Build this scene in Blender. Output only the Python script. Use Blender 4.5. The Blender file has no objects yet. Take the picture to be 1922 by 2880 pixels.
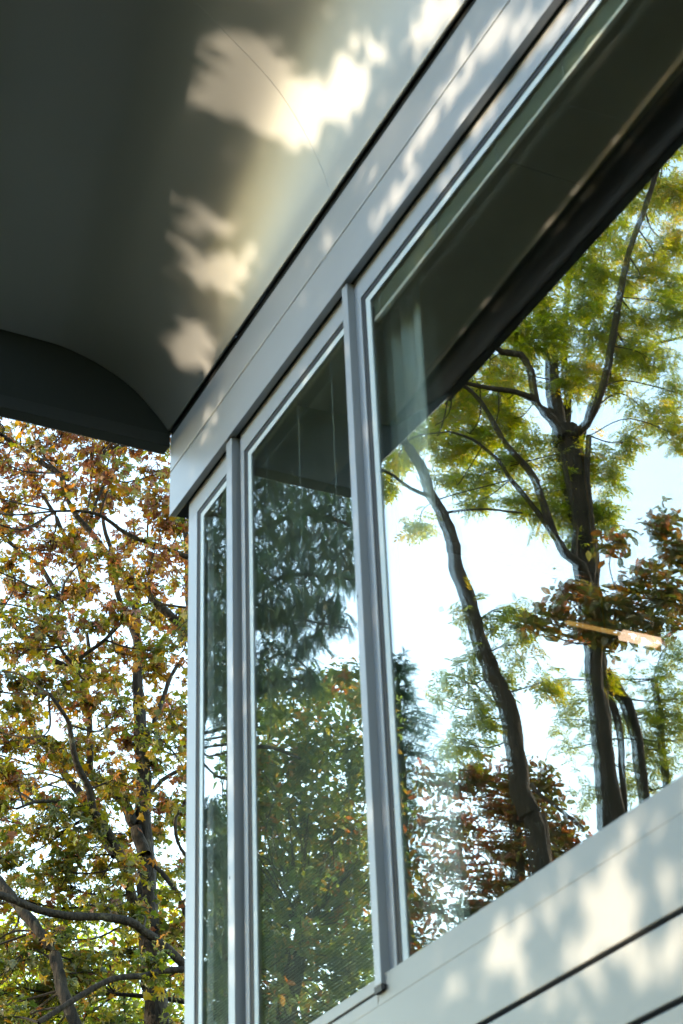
import bpy, math
import numpy as np
from mathutils import Matrix, Vector

scene = bpy.context.scene
C = scene.collection
R = math.radians

# ------------------------------------------------------------------ camera
cam_d = bpy.data.cameras.new('camera')
cam = bpy.data.objects.new('camera', cam_d)
C.objects.link(cam)
cam.matrix_world = Matrix(((-0.437143, -0.493744, -0.751747, 0.0),
                           (-0.898621,  0.205163,  0.387800, 2.4),
                           (-0.037244,  0.845059, -0.533374, 0.0),
                           (0, 0, 0, 1)))
cam_d.sensor_fit = 'VERTICAL'
cam_d.sensor_height = 36.0
cam_d.sensor_width = 24.0
cam_d.lens = 63.876
cam_d.clip_start = 0.05
cam_d.clip_end = 3000
cam_d.dof.use_dof = True
cam_d.dof.focus_distance = 19.0
cam_d.dof.aperture_fstop = 6.3
scene.camera = cam

# ------------------------------------------------------------------ sky, sun, exposure
SUN_AZ, SUN_EL = R(75), R(8.5)          # azimuth from +X towards +Y
SUN = np.array([math.cos(SUN_AZ) * math.cos(SUN_EL), math.sin(SUN_AZ) * math.cos(SUN_EL), math.sin(SUN_EL)])
world = bpy.data.worlds.new('World')
scene.world = world
world.use_nodes = True
nt = world.node_tree
bg = nt.nodes['Background']
sky = nt.nodes.new('ShaderNodeTexSky')
sky.sky_type = 'NISHITA'
sky.sun_disc = False
sky.sun_elevation = SUN_EL
sky.sun_rotation = R(90) - SUN_AZ
sky.air_density = 1.15
sky.dust_density = 0.12
sky.ozone_density = 1.0
nt.links.new(sky.outputs[0], bg.inputs[0])
bg.inputs[1].default_value = 0.15
sun_d = bpy.data.lights.new('sun', 'SUN')
sun_d.energy = 0.75
sun_d.angle = R(0.53)
sun_d.color = (1.0, 0.82, 0.57)
sun = bpy.data.objects.new('sun', sun_d)
C.objects.link(sun)
sun.location = (10, 30, 12)
sun.rotation_euler = Vector(SUN).to_track_quat('Z', 'Y').to_euler()

scene.view_settings.view_transform = 'Standard'
scene.view_settings.look = 'None'
scene.view_settings.gamma = 1.0
scene.view_settings.use_curve_mapping = False
scene.view_settings.exposure = 3.5
scene.cycles.use_denoising = True
scene.cycles.max_bounces = 10
scene.cycles.transparent_max_bounces = 24
scene.cycles.glossy_bounces = 6
scene.cycles.sample_clamp_indirect = 6.0
scene.cycles.caustics_reflective = False

rng = np.random.RandomState(11)

# ------------------------------------------------------------------ helpers
def tag(o, label=None, cat=None, group=None, kind=None):
    if label: o['label'] = label
    if cat: o['category'] = cat
    if group: o['group'] = group
    if kind: o['kind'] = kind
    return o

def empty(name, loc):
    o = bpy.data.objects.new(name, None)
    o.location = loc
    o.empty_display_size = 0.3
    C.objects.link(o)
    return o

def link(name, me, mat, parent=None):
    o = bpy.data.objects.new(name, me)
    if mat is not None and not me.materials:
        me.materials.append(mat)
    C.objects.link(o)
    if parent is not None:
        o.parent = parent
        p = parent
        off = Vector((0, 0, 0))
        while p is not None:
            off += p.location
            p = p.parent
        o.location = -off            # meshes are written in world coordinates
    return o

def mesh(name, V, F, smooth=False):
    """V (n,3) array, F list of (m,k) integer arrays (k = 3 or 4 or more)."""
    me = bpy.data.meshes.new(name)
    V = np.asarray(V, dtype=np.float32)
    if not isinstance(F, list):
        F = [F]
    F = [np.asarray(f, dtype=np.int32) for f in F if len(f)]
    me.vertices.add(len(V))
    me.vertices.foreach_set('co', V.ravel())
    loops = np.concatenate([f.ravel() for f in F])
    tot = np.concatenate([np.full(len(f), f.shape[1], dtype=np.int32) for f in F])
    start = np.concatenate([[0], np.cumsum(tot)[:-1]]).astype(np.int32)
    me.loops.add(len(loops))
    me.loops.foreach_set('vertex_index', loops)
    me.polygons.add(len(tot))
    me.polygons.foreach_set('loop_start', start)
    me.polygons.foreach_set('loop_total', tot)
    me.polygons.foreach_set('use_smooth', np.full(len(tot), bool(smooth)))
    me.update(calc_edges=True)
    me.validate()
    return me

BOXF = np.array([(0, 3, 2, 1), (4, 5, 6, 7), (0, 1, 5, 4), (1, 2, 6, 5), (2, 3, 7, 6), (3, 0, 4, 7)])
def boxv(x0, x1, y0, y1, z0, z1):
    x0, x1 = sorted((x0, x1)); y0, y1 = sorted((y0, y1)); z0, z1 = sorted((z0, z1))
    return np.array([(x0, y0, z0), (x1, y0, z0), (x1, y1, z0), (x0, y1, z0),
                     (x0, y0, z1), (x1, y0, z1), (x1, y1, z1), (x0, y1, z1)], dtype=float)

def box(name, mat, parent, *dims, bevel=0.0):
    """one mesh made of one or more boxes (x0,x1,y0,y1,z0,z1)"""
    Vs, Fs = [], []
    for k, b in enumerate(dims):
        Vs.append(boxv(*b)); Fs.append(BOXF + 8 * k)
    me = mesh(name, np.concatenate(Vs), np.concatenate(Fs))
    o = link(name, me, mat, parent)
    if bevel:
        m = o.modifiers.new('bevel', 'BEVEL')
        m.width = bevel; m.segments = 2; m.limit_method = 'ANGLE'
    return o

def prism(name, mat, parent, poly, x0, x1, bevel=0.0):
    """closed prism: polygon of (y,z) swept from x0 to x1"""
    n = len(poly)
    V = np.array([(x0, y, z) for y, z in poly] + [(x1, y, z) for y, z in poly])
    side = np.array([(i, (i + 1) % n, n + (i + 1) % n, n + i) for i in range(n)])
    caps = np.array([list(range(n))[::-1], list(range(n, 2 * n))])
    me = mesh(name, V, [side, caps])
    o = link(name, me, mat, parent)
    if bevel:
        m = o.modifiers.new('bevel', 'BEVEL'); m.width = bevel; m.segments = 2; m.limit_method = 'ANGLE'
    return o

# ------------------------------------------------------------------ materials
def new_mat(name):
    m = bpy.data.materials.new(name)
    m.use_nodes = True
    n = m.node_tree.nodes
    for x in list(n):
        if x.type not in ('OUTPUT_MATERIAL',):
            n.remove(x)
    return m, n, m.node_tree.links, n['Material Output']

def principled(name, col, rough=0.5, metal=0.0, spec=0.5, noise=0.0, nscale=6.0, bump=0.0, bscale=80.0, col2=None):
    m, n, l, out = new_mat(name)
    p = n.new('ShaderNodeBsdfPrincipled')
    p.inputs['Base Color'].default_value = (*col, 1)
    p.inputs['Roughness'].default_value = rough
    p.inputs['Metallic'].default_value = metal
    p.inputs['Specular IOR Level'].default_value = spec
    l.new(p.outputs[0], out.inputs[0])
    tc = n.new('ShaderNodeTexCoord')
    if noise or col2:
        t = n.new('ShaderNodeTexNoise'); t.inputs['Scale'].default_value = nscale; t.inputs['Detail'].default_value = 6
        l.new(tc.outputs['Object'], t.inputs['Vector'])
        r = n.new('ShaderNodeValToRGB')
        a = col2 if col2 else tuple(c * (1 - noise) for c in col)
        r.color_ramp.elements[0].color = (*a, 1); r.color_ramp.elements[0].position = .3
        r.color_ramp.elements[1].color = (*col, 1); r.color_ramp.elements[1].position = .7
        l.new(t.outputs['Fac'], r.inputs[0]); l.new(r.outputs[0], p.inputs['Base Color'])
    if bump:
        t2 = n.new('ShaderNodeTexNoise'); t2.inputs['Scale'].default_value = bscale; t2.inputs['Detail'].default_value = 5
        l.new(tc.outputs['Object'], t2.inputs['Vector'])
        b = n.new('ShaderNodeBump'); b.inputs['Strength'].default_value = 1.0; b.inputs['Distance'].default_value = bump
        l.new(t2.outputs['Fac'], b.inputs['Height']); l.new(b.outputs[0], p.inputs['Normal'])
    return m

M_ALU = principled('grey lacquered aluminium', (.37, .385, .42), .42, .25, .5, noise=.05, nscale=2.0, bump=.0003, bscale=14)
M_CLAD = principled('pale lacquered cladding', (.30, .30, .30), .45, .15, .5, noise=.05, nscale=1.5, bump=.0003, bscale=10)
M_SOFFIT = principled('satin soffit lacquer', (.31, .312, .318), .42, .55, .5, noise=.06, nscale=1.2, bump=.0006, bscale=2.5)
M_GABLE = principled('dark grey gable sheet', (.022, .026, .024), .5, .1, .4, noise=.1, nscale=2)
M_DARK = principled('black rubber', (.012, .013, .018), .55, 0, .4)
M_GAP = principled('shadow gap', (.010, .011, .012), .7, 0, .2)
M_INNER = principled('pale inner frame', (.58, .65, .69), .4, 0, .5)
M_SLAT = principled('slat lacquer', (.44, .50, .41), .45, 0, .5)
M_CORD = principled('pale cord', (.30, .34, .31), .6)
M_RAIL = principled('white rail', (.90, .90, .80), .35)
M_CONC = principled('board marked concrete', (.55, .47, .29), .75, 0, .3, bump=.004, bscale=9, col2=(.42, .36, .22), nscale=3)
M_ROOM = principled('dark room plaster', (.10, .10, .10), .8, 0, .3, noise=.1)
M_EDGE = principled('soffit edge painted shade', (.006, .007, .008), .9, 0, .05)  # near-black colour stands in for shade on the soffit's outer edge
M_FLOOR = principled('pale floor screed', (.55, .52, .46), .6)
M_ROOF = principled('roof sheet', (.034, .038, .037), .5, .3)

def leaf_mat(name, stops, trans=.5, rough=.5, val=3.2):
    m, n, l, out = new_mat(name)
    a = n.new('ShaderNodeAttribute'); a.attribute_name = 'tint'
    r = n.new('ShaderNodeValToRGB')
    e = r.color_ramp.elements
    e[0].position = stops[0][0]; e[0].color = (*stops[0][1], 1)
    e[1].position = stops[-1][0]; e[1].color = (*stops[-1][1], 1)
    for pos, col in stops[1:-1]:
        x = e.new(pos); x.color = (*col, 1)
    l.new(a.outputs['Fac'], r.inputs[0])
    d = n.new('ShaderNodeBsdfDiffuse'); t = n.new('ShaderNodeBsdfTranslucent'); g = n.new('ShaderNodeBsdfGlossy')
    g.inputs['Roughness'].default_value = rough; g.inputs['Color'].default_value = (.9, .9, .9, 1)
    hs = n.new('ShaderNodeHueSaturation'); hs.inputs['Saturation'].default_value = 1.12; hs.inputs['Value'].default_value = val
    l.new(r.outputs[0], hs.inputs['Color'])
    l.new(r.outputs[0], d.inputs['Color']); l.new(hs.outputs[0], t.inputs['Color'])
    mx = n.new('ShaderNodeMixShader'); mx.inputs[0].default_value = trans
    l.new(d.outputs[0], mx.inputs[1]); l.new(t.outputs[0], mx.inputs[2])
    m2 = n.new('ShaderNodeMixShader'); m2.inputs[0].default_value = .04
    l.new(mx.outputs[0], m2.inputs[1]); l.new(g.outputs[0], m2.inputs[2])
    l.new(m2.outputs[0], out.inputs[0])
    return m

M_AUTUMN = leaf_mat('autumn leaf', [(0, (.030, .042, .008)), (.3, (.055, .062, .009)), (.5, (.10, .085, .012)), (.68, (.13, .070, .014)), (.84, (.105, .042, .017)), (1, (.065, .024, .013))], .6, val=3.3)
M_GREEN = leaf_mat('ash leaflet', [(0, (.045, .075, .012)), (.5, (.105, .125, .010)), (.85, (.16, .16, .014)), (1, (.22, .16, .03))], .72, val=3.7)
M_SHADE = leaf_mat('shade tree leaf', [(0, (.060, .070, .035)), (.5, (.10, .10, .05)), (1, (.14, .11, .065))], .5)
M_DEEP = leaf_mat('deep green leaf', [(0, (.040, .072, .026)), (.5, (.080, .115, .028)), (.8, (.13, .14, .025)), (.93, (.22, .14, .03)), (1, (.24, .09, .025))], .5)
M_COPPER = leaf_mat('copper leaf', [(0, (.040, .058, .014)), (.4, (.085, .085, .016)), (.7, (.13, .062, .018)), (1, (.14, .040, .018))], .5)
M_CONIFER = leaf_mat('conifer needle', [(0, (.012, .034, .018)), (.6, (.022, .055, .026)), (1, (.05, .085, .024))], .22)

def bark_mat(name, c1, c2, lichen=None):
    m, n, l, out = new_mat(name)
    p = n.new('ShaderNodeBsdfPrincipled'); p.inputs['Roughness'].default_value = .85; p.inputs['Specular IOR Level'].default_value = .2
    tc = n.new('ShaderNodeTexCoord')
    mp = n.new('ShaderNodeMapping'); mp.inputs['Scale'].default_value = (1, 1, .25)
    l.new(tc.outputs['Object'], mp.inputs[0])
    t = n.new('ShaderNodeTexNoise'); t.inputs['Scale'].default_value = 22; t.inputs['Detail'].default_value = 8
    l.new(mp.outputs[0], t.inputs['Vector'])
    r = n.new('ShaderNodeValToRGB')
    r.color_ramp.elements[0].position = .35; r.color_ramp.elements[0].color = (*c1, 1)
    r.color_ramp.elements[1].position = .7; r.color_ramp.elements[1].color = (*c2, 1)
    l.new(t.outputs['Fac'], r.inputs[0])
    col = r.outputs[0]
    if lichen:
        t2 = n.new('ShaderNodeTexNoise'); t2.inputs['Scale'].default_value = 4.5; t2.inputs['Detail'].default_value = 9; t2.inputs['Roughness'].default_value = .75
        l.new(tc.outputs['Object'], t2.inputs['Vector'])
        r2 = n.new('ShaderNodeValToRGB'); r2.color_ramp.elements[0].position = .56; r2.color_ramp.elements[1].position = .62
        l.new(t2.outputs['Fac'], r2.inputs[0])
        mx = n.new('ShaderNodeMixRGB'); mx.inputs[2].default_value = (*lichen, 1)
        l.new(r2.outputs[0], mx.inputs[0]); l.new(col, mx.inputs[1]); col = mx.outputs[0]
    l.new(col, p.inputs['Base Color'])
    b = n.new('ShaderNodeBump'); b.inputs['Distance'].default_value = .05
    l.new(t.outputs['Fac'], b.inputs['Height']); l.new(b.outputs[0], p.inputs['Normal'])
    l.new(p.outputs[0], out.inputs[0])
    return m
M_BARK = bark_mat('chestnut bark', (.008, .0065, .005), (.024, .019, .014), (.045, .042, .028))
M_BARK2 = bark_mat('ash bark', (.008, .0065, .004), (.030, .022, .013))
M_TWIG = principled('twig bark', (.020, .016, .012), .8, 0, .2)

def glass_mat(name, seed, waves, power, base):
    m, n, l, out = new_mat(name)
    g = n.new('ShaderNodeBsdfGlossy'); g.inputs['Roughness'].default_value = 0.0
    g.inputs['Color'].default_value = (1, .965, .93, 1)
    t = n.new('ShaderNodeBsdfTransparent'); t.inputs['Color'].default_value = (.975, .992, .986, 1)
    lw = n.new('ShaderNodeLayerWeight'); lw.inputs['Blend'].default_value = .5
    pw = n.new('ShaderNodeMath'); pw.operation = 'POWER'; pw.inputs[1].default_value = power
    l.new(lw.outputs['Facing'], pw.inputs[0])
    mr = n.new('ShaderNodeMapRange'); mr.inputs[3].default_value = base; mr.inputs[4].default_value = 1.0
    l.new(pw.outputs[0], mr.inputs[0])
    tc = n.new('ShaderNodeTexCoord')
    mp = n.new('ShaderNodeMapping'); mp.inputs['Location'].default_value = (seed, seed * 1.7, seed * .3); mp.inputs['Scale'].default_value = (1.0, 1.0, .55)
    l.new(tc.outputs['Object'], mp.inputs[0])
    no = n.new('ShaderNodeTexNoise'); no.inputs['Scale'].default_value = 1.8; no.inputs['Detail'].default_value = 1.5
    l.new(mp.outputs[0], no.inputs['Vector'])
    b = n.new('ShaderNodeBump'); b.inputs['Strength'].default_value = 1.0; b.inputs['Distance'].default_value = waves
    l.new(no.outputs['Fac'], b.inputs['Height'])
    l.new(b.outputs[0], g.inputs['Normal'])
    mx = n.new('ShaderNodeMixShader')
    l.new(mr.outputs[0], mx.inputs[0]); l.new(t.outputs[0], mx.inputs[1]); l.new(g.outputs[0], mx.inputs[2])
    l.new(mx.outputs[0], out.inputs[0])
    return m
M_GLASS = glass_mat('coated window glass outer pane', 3.1, .00011, 2.45, .05)
M_GLASS2 = glass_mat('coated window glass inner pane', 8.7, .0003, 4.5, .035)

def curtain_mat():
    m, n, l, out = new_mat('sheer curtain cloth')
    d = n.new('ShaderNodeBsdfDiffuse'); d.inputs['Color'].default_value = (.90, .98, .94, 1)
    t = n.new('ShaderNodeBsdfTranslucent'); t.inputs['Color'].default_value = (.7, .84, .78, 1)
    mx = n.new('ShaderNodeMixShader'); mx.inputs[0].default_value = .35
    l.new(d.outputs[0], mx.inputs[1]); l.new(t.outputs[0], mx.inputs[2]); l.new(mx.outputs[0], out.inputs[0])
    return m
M_CURTAIN = curtain_mat()

def glow_mat(name, col, e):
    m, n, l, out = new_mat(name)
    em = n.new('ShaderNodeEmission'); em.inputs[0].default_value = (*col, 1); em.inputs[1].default_value = e
    l.new(em.outputs[0], out.inputs[0])
    return m
M_GLOW = glow_mat('lamp glow', (1, .66, .46), .16)
M_BAR = glow_mat('lamp bar glow', (1, .55, .16), .055)  # weak emission stands in for lamplight on the brass arm
M_BRASS = principled('brass', (.55, .33, .08), .3, .9)

# ------------------------------------------------------------------ ground
GZ = -1.6
m, n, l, out = new_mat('lawn and leaf litter')
p = n.new('ShaderNodeBsdfPrincipled'); p.inputs['Roughness'].default_value = .95
tc = n.new('ShaderNodeTexCoord'); t = n.new('ShaderNodeTexNoise'); t.inputs['Scale'].default_value = .6; t.inputs['Detail'].default_value = 10
l.new(tc.outputs['Object'], t.inputs['Vector'])
r = n.new('ShaderNodeValToRGB')
r.color_ramp.elements[0].position = .35; r.color_ramp.elements[0].color = (.020, .028, .010, 1)
r.color_ramp.elements[1].position = .65; r.color_ramp.elements[1].color = (.034, .028, .016, 1)
l.new(t.outputs['Fac'], r.inputs[0]); l.new(r.outputs[0], p.inputs['Base Color']); l.new(p.outputs[0], out.inputs[0])
V = np.array([(-1500, -1500, GZ), (1500, -1500, GZ), (1500, 1500, GZ), (-1500, 1500, GZ)])
tag(link('ground', mesh('ground', V, np.array([(0, 1, 2, 3)])), m), kind='structure')
# ------------------------------------------------------------------ the building
XE = 6.288            # far end of the roof
XN = -5.0             # near end, behind the camera
bld = empty('building', (0, 0, GZ))
tag(bld, 'pale grey metal clad building with a vaulted overhanging roof above a band of windows', 'building')

# vaulted soffit: cross-sections at the gable (A) and one bay nearer (B)
PA = np.array([(0, 4.69), (.04, 4.74), (.087, 4.791), (.182, 4.88), (.291, 4.942), (.41, 4.988), (.555, 5.017), (.7, 5.022), (.82, 5.024), (1.01, 5.03), (1.17, 5.15), (1.36, 5.33)])
PB = np.array([(0, 4.69), (.03, 4.80), (.097, 4.962), (.22, 5.168), (.43, 5.376), (.556, 5.49), (.75, 5.585), (1.0, 5.63), (1.3, 5.66), (1.6, 5.76), (1.87, 6.0)])
def pchip(x, xp, yp):
    h = np.diff(xp); dl = np.diff(yp) / h
    mm = np.zeros(len(xp)); mm[0] = dl[0]; mm[-1] = dl[-1]
    for i in range(1, len(xp) - 1):
        mm[i] = 0 if dl[i - 1] * dl[i] <= 0 else 2 / (1 / dl[i - 1] + 1 / dl[i])
    k = np.clip(np.searchsorted(xp, x) - 1, 0, len(xp) - 2)
    tt = (x - xp[k]) / h[k]
    return ((2 * tt**3 - 3 * tt**2 + 1) * yp[k] + (tt**3 - 2 * tt**2 + tt) * h[k] * mm[k]
            + (-2 * tt**3 + 3 * tt**2) * yp[k + 1] + (tt**3 - tt**2) * h[k] * mm[k + 1])
def wX(X):
    w = max((XE - X) / 1.688, 0)
    return w if w < 1.1 else 1.1 + .5 * (1 - math.exp(-(w - 1.1) / .5))
UU = np.linspace(0, 1, 61) ** 1.6
def section(X):
    w = wX(X)
    yo = 1.36 + .51 * w
    a = pchip(UU * 1.36, PA[:, 0], PA[:, 1]); b = pchip(UU * 1.87, PB[:, 0], PB[:, 1])
    return np.stack([np.full(61, X), UU * yo, a + (b - a) * w], 1)
JE = int(np.argmin(abs(UU - .745)))
def sheet(name, mat, xs, lift=0.0, j0=0, j1=60):
    P = np.concatenate([section(x) + np.array([0, 0, lift]) for x in xs])
    F = []
    for i in range(len(xs) - 1):
        for j in range(j0, j1):
            a = i * 61 + j
            F.append((a, a + 1, a + 62, a + 61))
    F = np.array(F); used = np.unique(F); remap = np.zeros(len(P), int); remap[used] = np.arange(len(used))
    o = link(name, mesh(name, P[used], remap[F], smooth=True), mat, bld)
    so = o.modifiers.new('thickness', 'SOLIDIFY'); so.thickness = .012; so.offset = 1.0 if lift == 0 else 0
    return o
sheet('soffit_panel', M_SOFFIT, np.concatenate([[4.6008, 4.602], np.linspace(4.62, XE - .02, 24), [XE - .002, XE]]), j1=JE)
sheet('soffit_panel', M_SOFFIT, np.concatenate([np.linspace(XN, 3, 12), np.linspace(3.05, 4.58, 24), [4.598, 4.5992]]), j1=JE)
sheet('edge_shade_strip', M_EDGE, np.concatenate([np.linspace(XN, 3, 12), np.linspace(3.05, XE, 40)]), j0=JE)  # outer strip of the soffit, coloured as if in shade
sheet('joint_strip', M_GAP, np.linspace(4.57, 4.63, 3), lift=.018, j1=JE)

# gable plate that closes the vault at the far end, with a lower edge strip
ga = section(XE)
poly = [(0.0, 4.667)] + [(0.0, 4.70)] + [(y, z + .03) for _, y, z in ga[1::3]] + [(1.40, 5.40), (1.40, 5.33), (.86, 4.667)]
prism('gable_plate', M_GABLE, bld, poly, XE + .002, XE + .06)
prism('gable_edge_strip', M_ROOF, bld, [(0.003, 4.598), (0.003, 4.664), (.862, 4.664), (.83, 4.598)], XE - .006, XE + .07, bevel=.004)
# outer roof edge and roof deck
xs = np.concatenate([np.linspace(XN, 3, 8), np.linspace(3.2, XE + .06, 16)])
P, F = [], []
for x in xs:
    e = section(min(x, XE))[-1]
    P += [(x, e[1] + .015, e[2] - .012), (x, e[1] + .055, e[2] - .012), (x, e[1] + .055, e[2] + .16), (x, -.35, e[2] + .32), (x, -.35, 4.72), (x, e[1] + .015, e[2] + .02)]
for i in range(len(xs) - 1):
    for j in (0, 1, 2, 3):
        a = i * 6 + j
        F.append((a, a + 1, a + 7, a + 6))
    F.append((i * 6, i * 6 + 6, i * 6 + 11, i * 6 + 5))
link('roof_deck', mesh('roof_deck', np.array(P), np.array(F)), M_ROOF, bld)
prism('roof_end_sheet', M_ROOF, bld, [(-.35, 4.60), (-.35, 5.62), (1.40, 5.50), (1.40, 5.41), (.5, 5.10), (-.03, 4.72), (-.03, 4.60)], XE + .062, XE + .075)

# fascia boards, recessed gap above them and reveal below
box('fascia_board', M_ALU, bld, (XN, 6.290, -.030, 0, 4.236, 4.459), bevel=.003)
box('fascia_board', M_ALU, bld, (XN, 6.290, -.030, 0, 4.466, 4.650), bevel=.003)
box('fascia_backing', M_GAP, bld, (XN, 6.280, -.060, -.034, 4.25, 4.72))
box('shadow_gap', M_GAP, bld, (XN, 6.282, -.033, -.007, 4.652, 4.699))
box('reveal_soffit', M_GAP, bld, (XN, 6.284, -.34, -.062, 4.239, 4.30), (XN, 6.284, -.061, -.004, 4.2385, 4.2495))
box('fascia_drip_edge', M_ALU, bld, (XN, 6.291, -.003, .0015, 4.233, 4.239))

# sill and cladding (recessed 22 mm behind the fascia)
YS = -.022
box('window_sill', M_CLAD, bld, (4.600, 6.158, YS - .06, YS + .0008, 1.632, 1.669), bevel=.002)
box('window_sill', M_CLAD, bld, (4.600, 6.158, YS - .06, YS + .0008, 1.586, 1.624), bevel=.002)
box('window_sill', M_CLAD, bld, (XN, 4.597, YS - .06, YS + .0008, 1.586, 1.669), bevel=.002)
box('sill_joint', M_DARK, bld, (4.60, 6.156, YS - .05, YS - .008, 1.622, 1.634))
box('cladding_panel', M_CLAD, bld, (XN, 6.158, YS - .03, YS, 1.382, 1.600), bevel=.003)
box('cladding_panel', M_CLAD, bld, (XN, 6.158, YS - .03, YS, 1.194, 1.368), bevel=.003)
for k in range(8):
    z1 = 1.180 - k * .35
    box('cladding_panel', M_CLAD, bld, (XN, 6.158, YS - .03, YS, max(z1 - .336, GZ), z1), bevel=.003)
box('cladding_backing', M_GAP, bld, (XN, 6.15, -.12, YS - .036, GZ, 1.60))
box('end_wall', M_CLAD, bld, (6.092, 6.156, -6.0, -.125, GZ, 4.236), bevel=0)
box('end_wall_head', M_GAP, bld, (6.092, 6.150, -6.0, -.345, 4.238, 4.70))
box('wall_core', M_ROOM, bld, (XN, 6.09, -.38, -.13, GZ, 1.56))

# windows
YF = -.040            # face of the window frames
ZT, ZB = 4.137, 1.60  # opening of the frames
def window(xa, xb, jl, jr, glass_x, fits):
    """xa (near) .. xb (far) outer frame; jl/jr widths of near and far frame jambs"""
    w = box('window', M_ALU, bld,
            (xa + .001, xb - .001, YF - .05, YF, ZT, 4.2375),
            (xa + .001, xb - .001, YF - .05, YF, ZB, 1.640),
            (xb - jr, xb - .001, YF - .05, YF, 1.641, ZT - .001),
            (xa + .001, xa + jl, YF - .05, YF, 1.641, ZT - .001))
    x0, x1, z0, z1 = xa + jl, xb - jr, 1.641, ZT
    g = .023
    def child(name, mat, *dims, bevel=0):
        o = box(name, mat, None, *dims, bevel=bevel)
        o.parent = w
        return o
    child('gasket', M_DARK, (x0, x1, YF - .022, YF - .004, z1 - g, z1 - .0005), (x0, x1, YF - .022, YF - .004, z0 + .0005, z0 + .012),
          (x1 - .024, x1 - .0005, YF - .022, YF - .004, z0 + .0125, z1 - g - .0005), (x0 + .0005, x0 + .014, YF - .022, YF - .004, z0 + .0125, z1 - g - .0005))
    child('glass_pane', M_GLASS, (x0 + .013, x1 - .023, YF - .014, YF - .010, z0 + .011, z1 - g + .001))
    child('glass_pane', M_GLASS2, (x0 + .013, x1 - .023, YF - .046, YF - .040, z0 + .011, z1 - g + .001))
    # pale inner frame strips, brought in front of the pane to look brighter
    ya, yb = YF - .0098, YF - .0062
    child('front_frame_strip', M_INNER, (x0 + .0145, x1 - .0245, ya, yb, z1 - g - .028, z1 - g - .0005))
    child('front_frame_strip', M_INNER, (x0 + .0145, x1 - .0245, ya, yb, z0 + .0125, z0 + .032))
    child('front_frame_strip', M_INNER, (x1 - .0245 - .033, x1 - .0245, ya, yb, z0 + .0325, z1 - g - .0285))
    child('front_frame_strip', M_INNER, (x0 + .0145, x0 + .036, ya, yb, z0 + .0325, z1 - g - .0285))
    return w, (x0, x1, z0, z1)
w1, a1 = window(5.640, 6.160, .020, .095, 0, 0)
w2, a2 = window(4.575, 5.600, .020, .035, 0, 0)
w3, a3 = window(2.350, 4.552, .045, .046, 0, 0)
w4, a4 = window(-.2, 2.29, .045, .046, 0, 0)
w5, a5 = window(XN, -.25, .045, .046, 0, 0)

# projecting fins between the windows, with a rubber end cap
for xa, xb in ((5.621, 5.678), (4.552, 4.594), (2.29, 2.33), (-.25, -.21)):
    f = box('mullion', M_ALU, bld, (xa, xb, YF - .02, -.010, 1.640, 4.233), bevel=.002)
    c = box('end_cap', M_DARK, None, (xa - .002, xb + .002, -.042, -.0085, 1.618, 1.6385), (xa - .012, xa - .0025, -.036, -.012, 1.620, 1.634))
    c.parent = f
    z = 2.93 if xb < 5 else 2.35
    s_ = box('screw', M_DARK, None, ((xa + xb) / 2 + .008, (xa + xb) / 2 + .013, -.0105, -.0092, z, z + .012))
    s_.parent = f
for xa, xb in ((5.601, 5.639), (4.553, 4.574), (2.291, 2.349)):
    box('mullion_backing', M_GAP, bld, (xa, xb, YF - .06, YF - .021, 1.66, 4.236))

# concrete lintel soffit, room behind the glass
for xa, xb in ((3.652, 6.08), (-1.0, 3.646)):
    box('lintel', M_CONC, bld, (xa, xb, -.44, -.13, 4.102, 4.236))
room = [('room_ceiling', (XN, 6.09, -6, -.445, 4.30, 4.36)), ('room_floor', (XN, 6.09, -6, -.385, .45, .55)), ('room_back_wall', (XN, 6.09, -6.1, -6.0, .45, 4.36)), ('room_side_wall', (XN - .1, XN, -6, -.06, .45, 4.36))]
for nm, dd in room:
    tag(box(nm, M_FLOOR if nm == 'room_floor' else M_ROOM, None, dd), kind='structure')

# integral venetian blinds
def blind(a, z_low, label, cords, raised=False, tilt=50):
    x0, x1, z0, z1 = a
    b = empty('venetian_blind', ((x0 + x1) / 2, YF - .028, z1 - .03))
    tag(b, label, 'blind', 'venetian blinds in the windows')
    xa, xb = x0 + .022, x1 - .024 - .034
    y = YF - .028
    zt = z1 - .023 - .028
    box('head_rail', M_RAIL, b, (xa, x1 - .026, y - .008, y + .008, zt, zt + .026))
    if not raised:
        zs = np.arange(zt - .008, z_low + .012, -.0116)
        hw = .0072
    else:
        zs = np.linspace(zt - .003, z_low + .016, 26)
        hw = .0075
    ct, st = math.cos(R(tilt)), math.sin(R(tilt))
    Vs, Fs = [], []
    for i, z in enumerate(zs):
        dz = rng.uniform(-.0006, .0006); tl = rng.uniform(-.03, .03)
        c2, s2 = math.cos(R(tilt) + tl), math.sin(R(tilt) + tl)
        prof = [(-hw * c2, -hw * s2), (.0012 * s2, -.0012 * c2), (hw * c2, hw * s2)]
        # outer edge low: y positive side goes down
        for x in (xa + rng.uniform(0, .002), xb + rng.uniform(-.004, .002)):
            for py, pz in prof:
                Vs.append((x, y + py, z - pz + dz))
        k = 6 * i
        Fs += [(k, k + 3, k + 4, k + 1), (k + 1, k + 4, k + 5, k + 2)]
    o = link('slat', mesh('slat', np.array(Vs), np.array(Fs)), M_SLAT, b)
    tag(o, kind='stuff')
    so = o.modifiers.new('t', 'SOLIDIFY'); so.thickness = .0003
    box('bottom_rail', M_RAIL, b, (xa, xb + .002, y - .0085, y + .0085, z_low, z_low + .015), bevel=.002)
    for cx in cords:
        box('ladder_cord', M_CORD, b, (cx - .0018, cx + .0018, y + .0085, y + .0095, z_low + .012, zt))
    return b
blind(a1, 1.66, 'fully lowered green grey slatted blind in the narrow window at the building corner', (5.93, 5.76))
blind(a2, 1.66, 'fully lowered green grey slatted blind in the middle window between two metal fins', (5.39, 5.09, 4.80))
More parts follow.
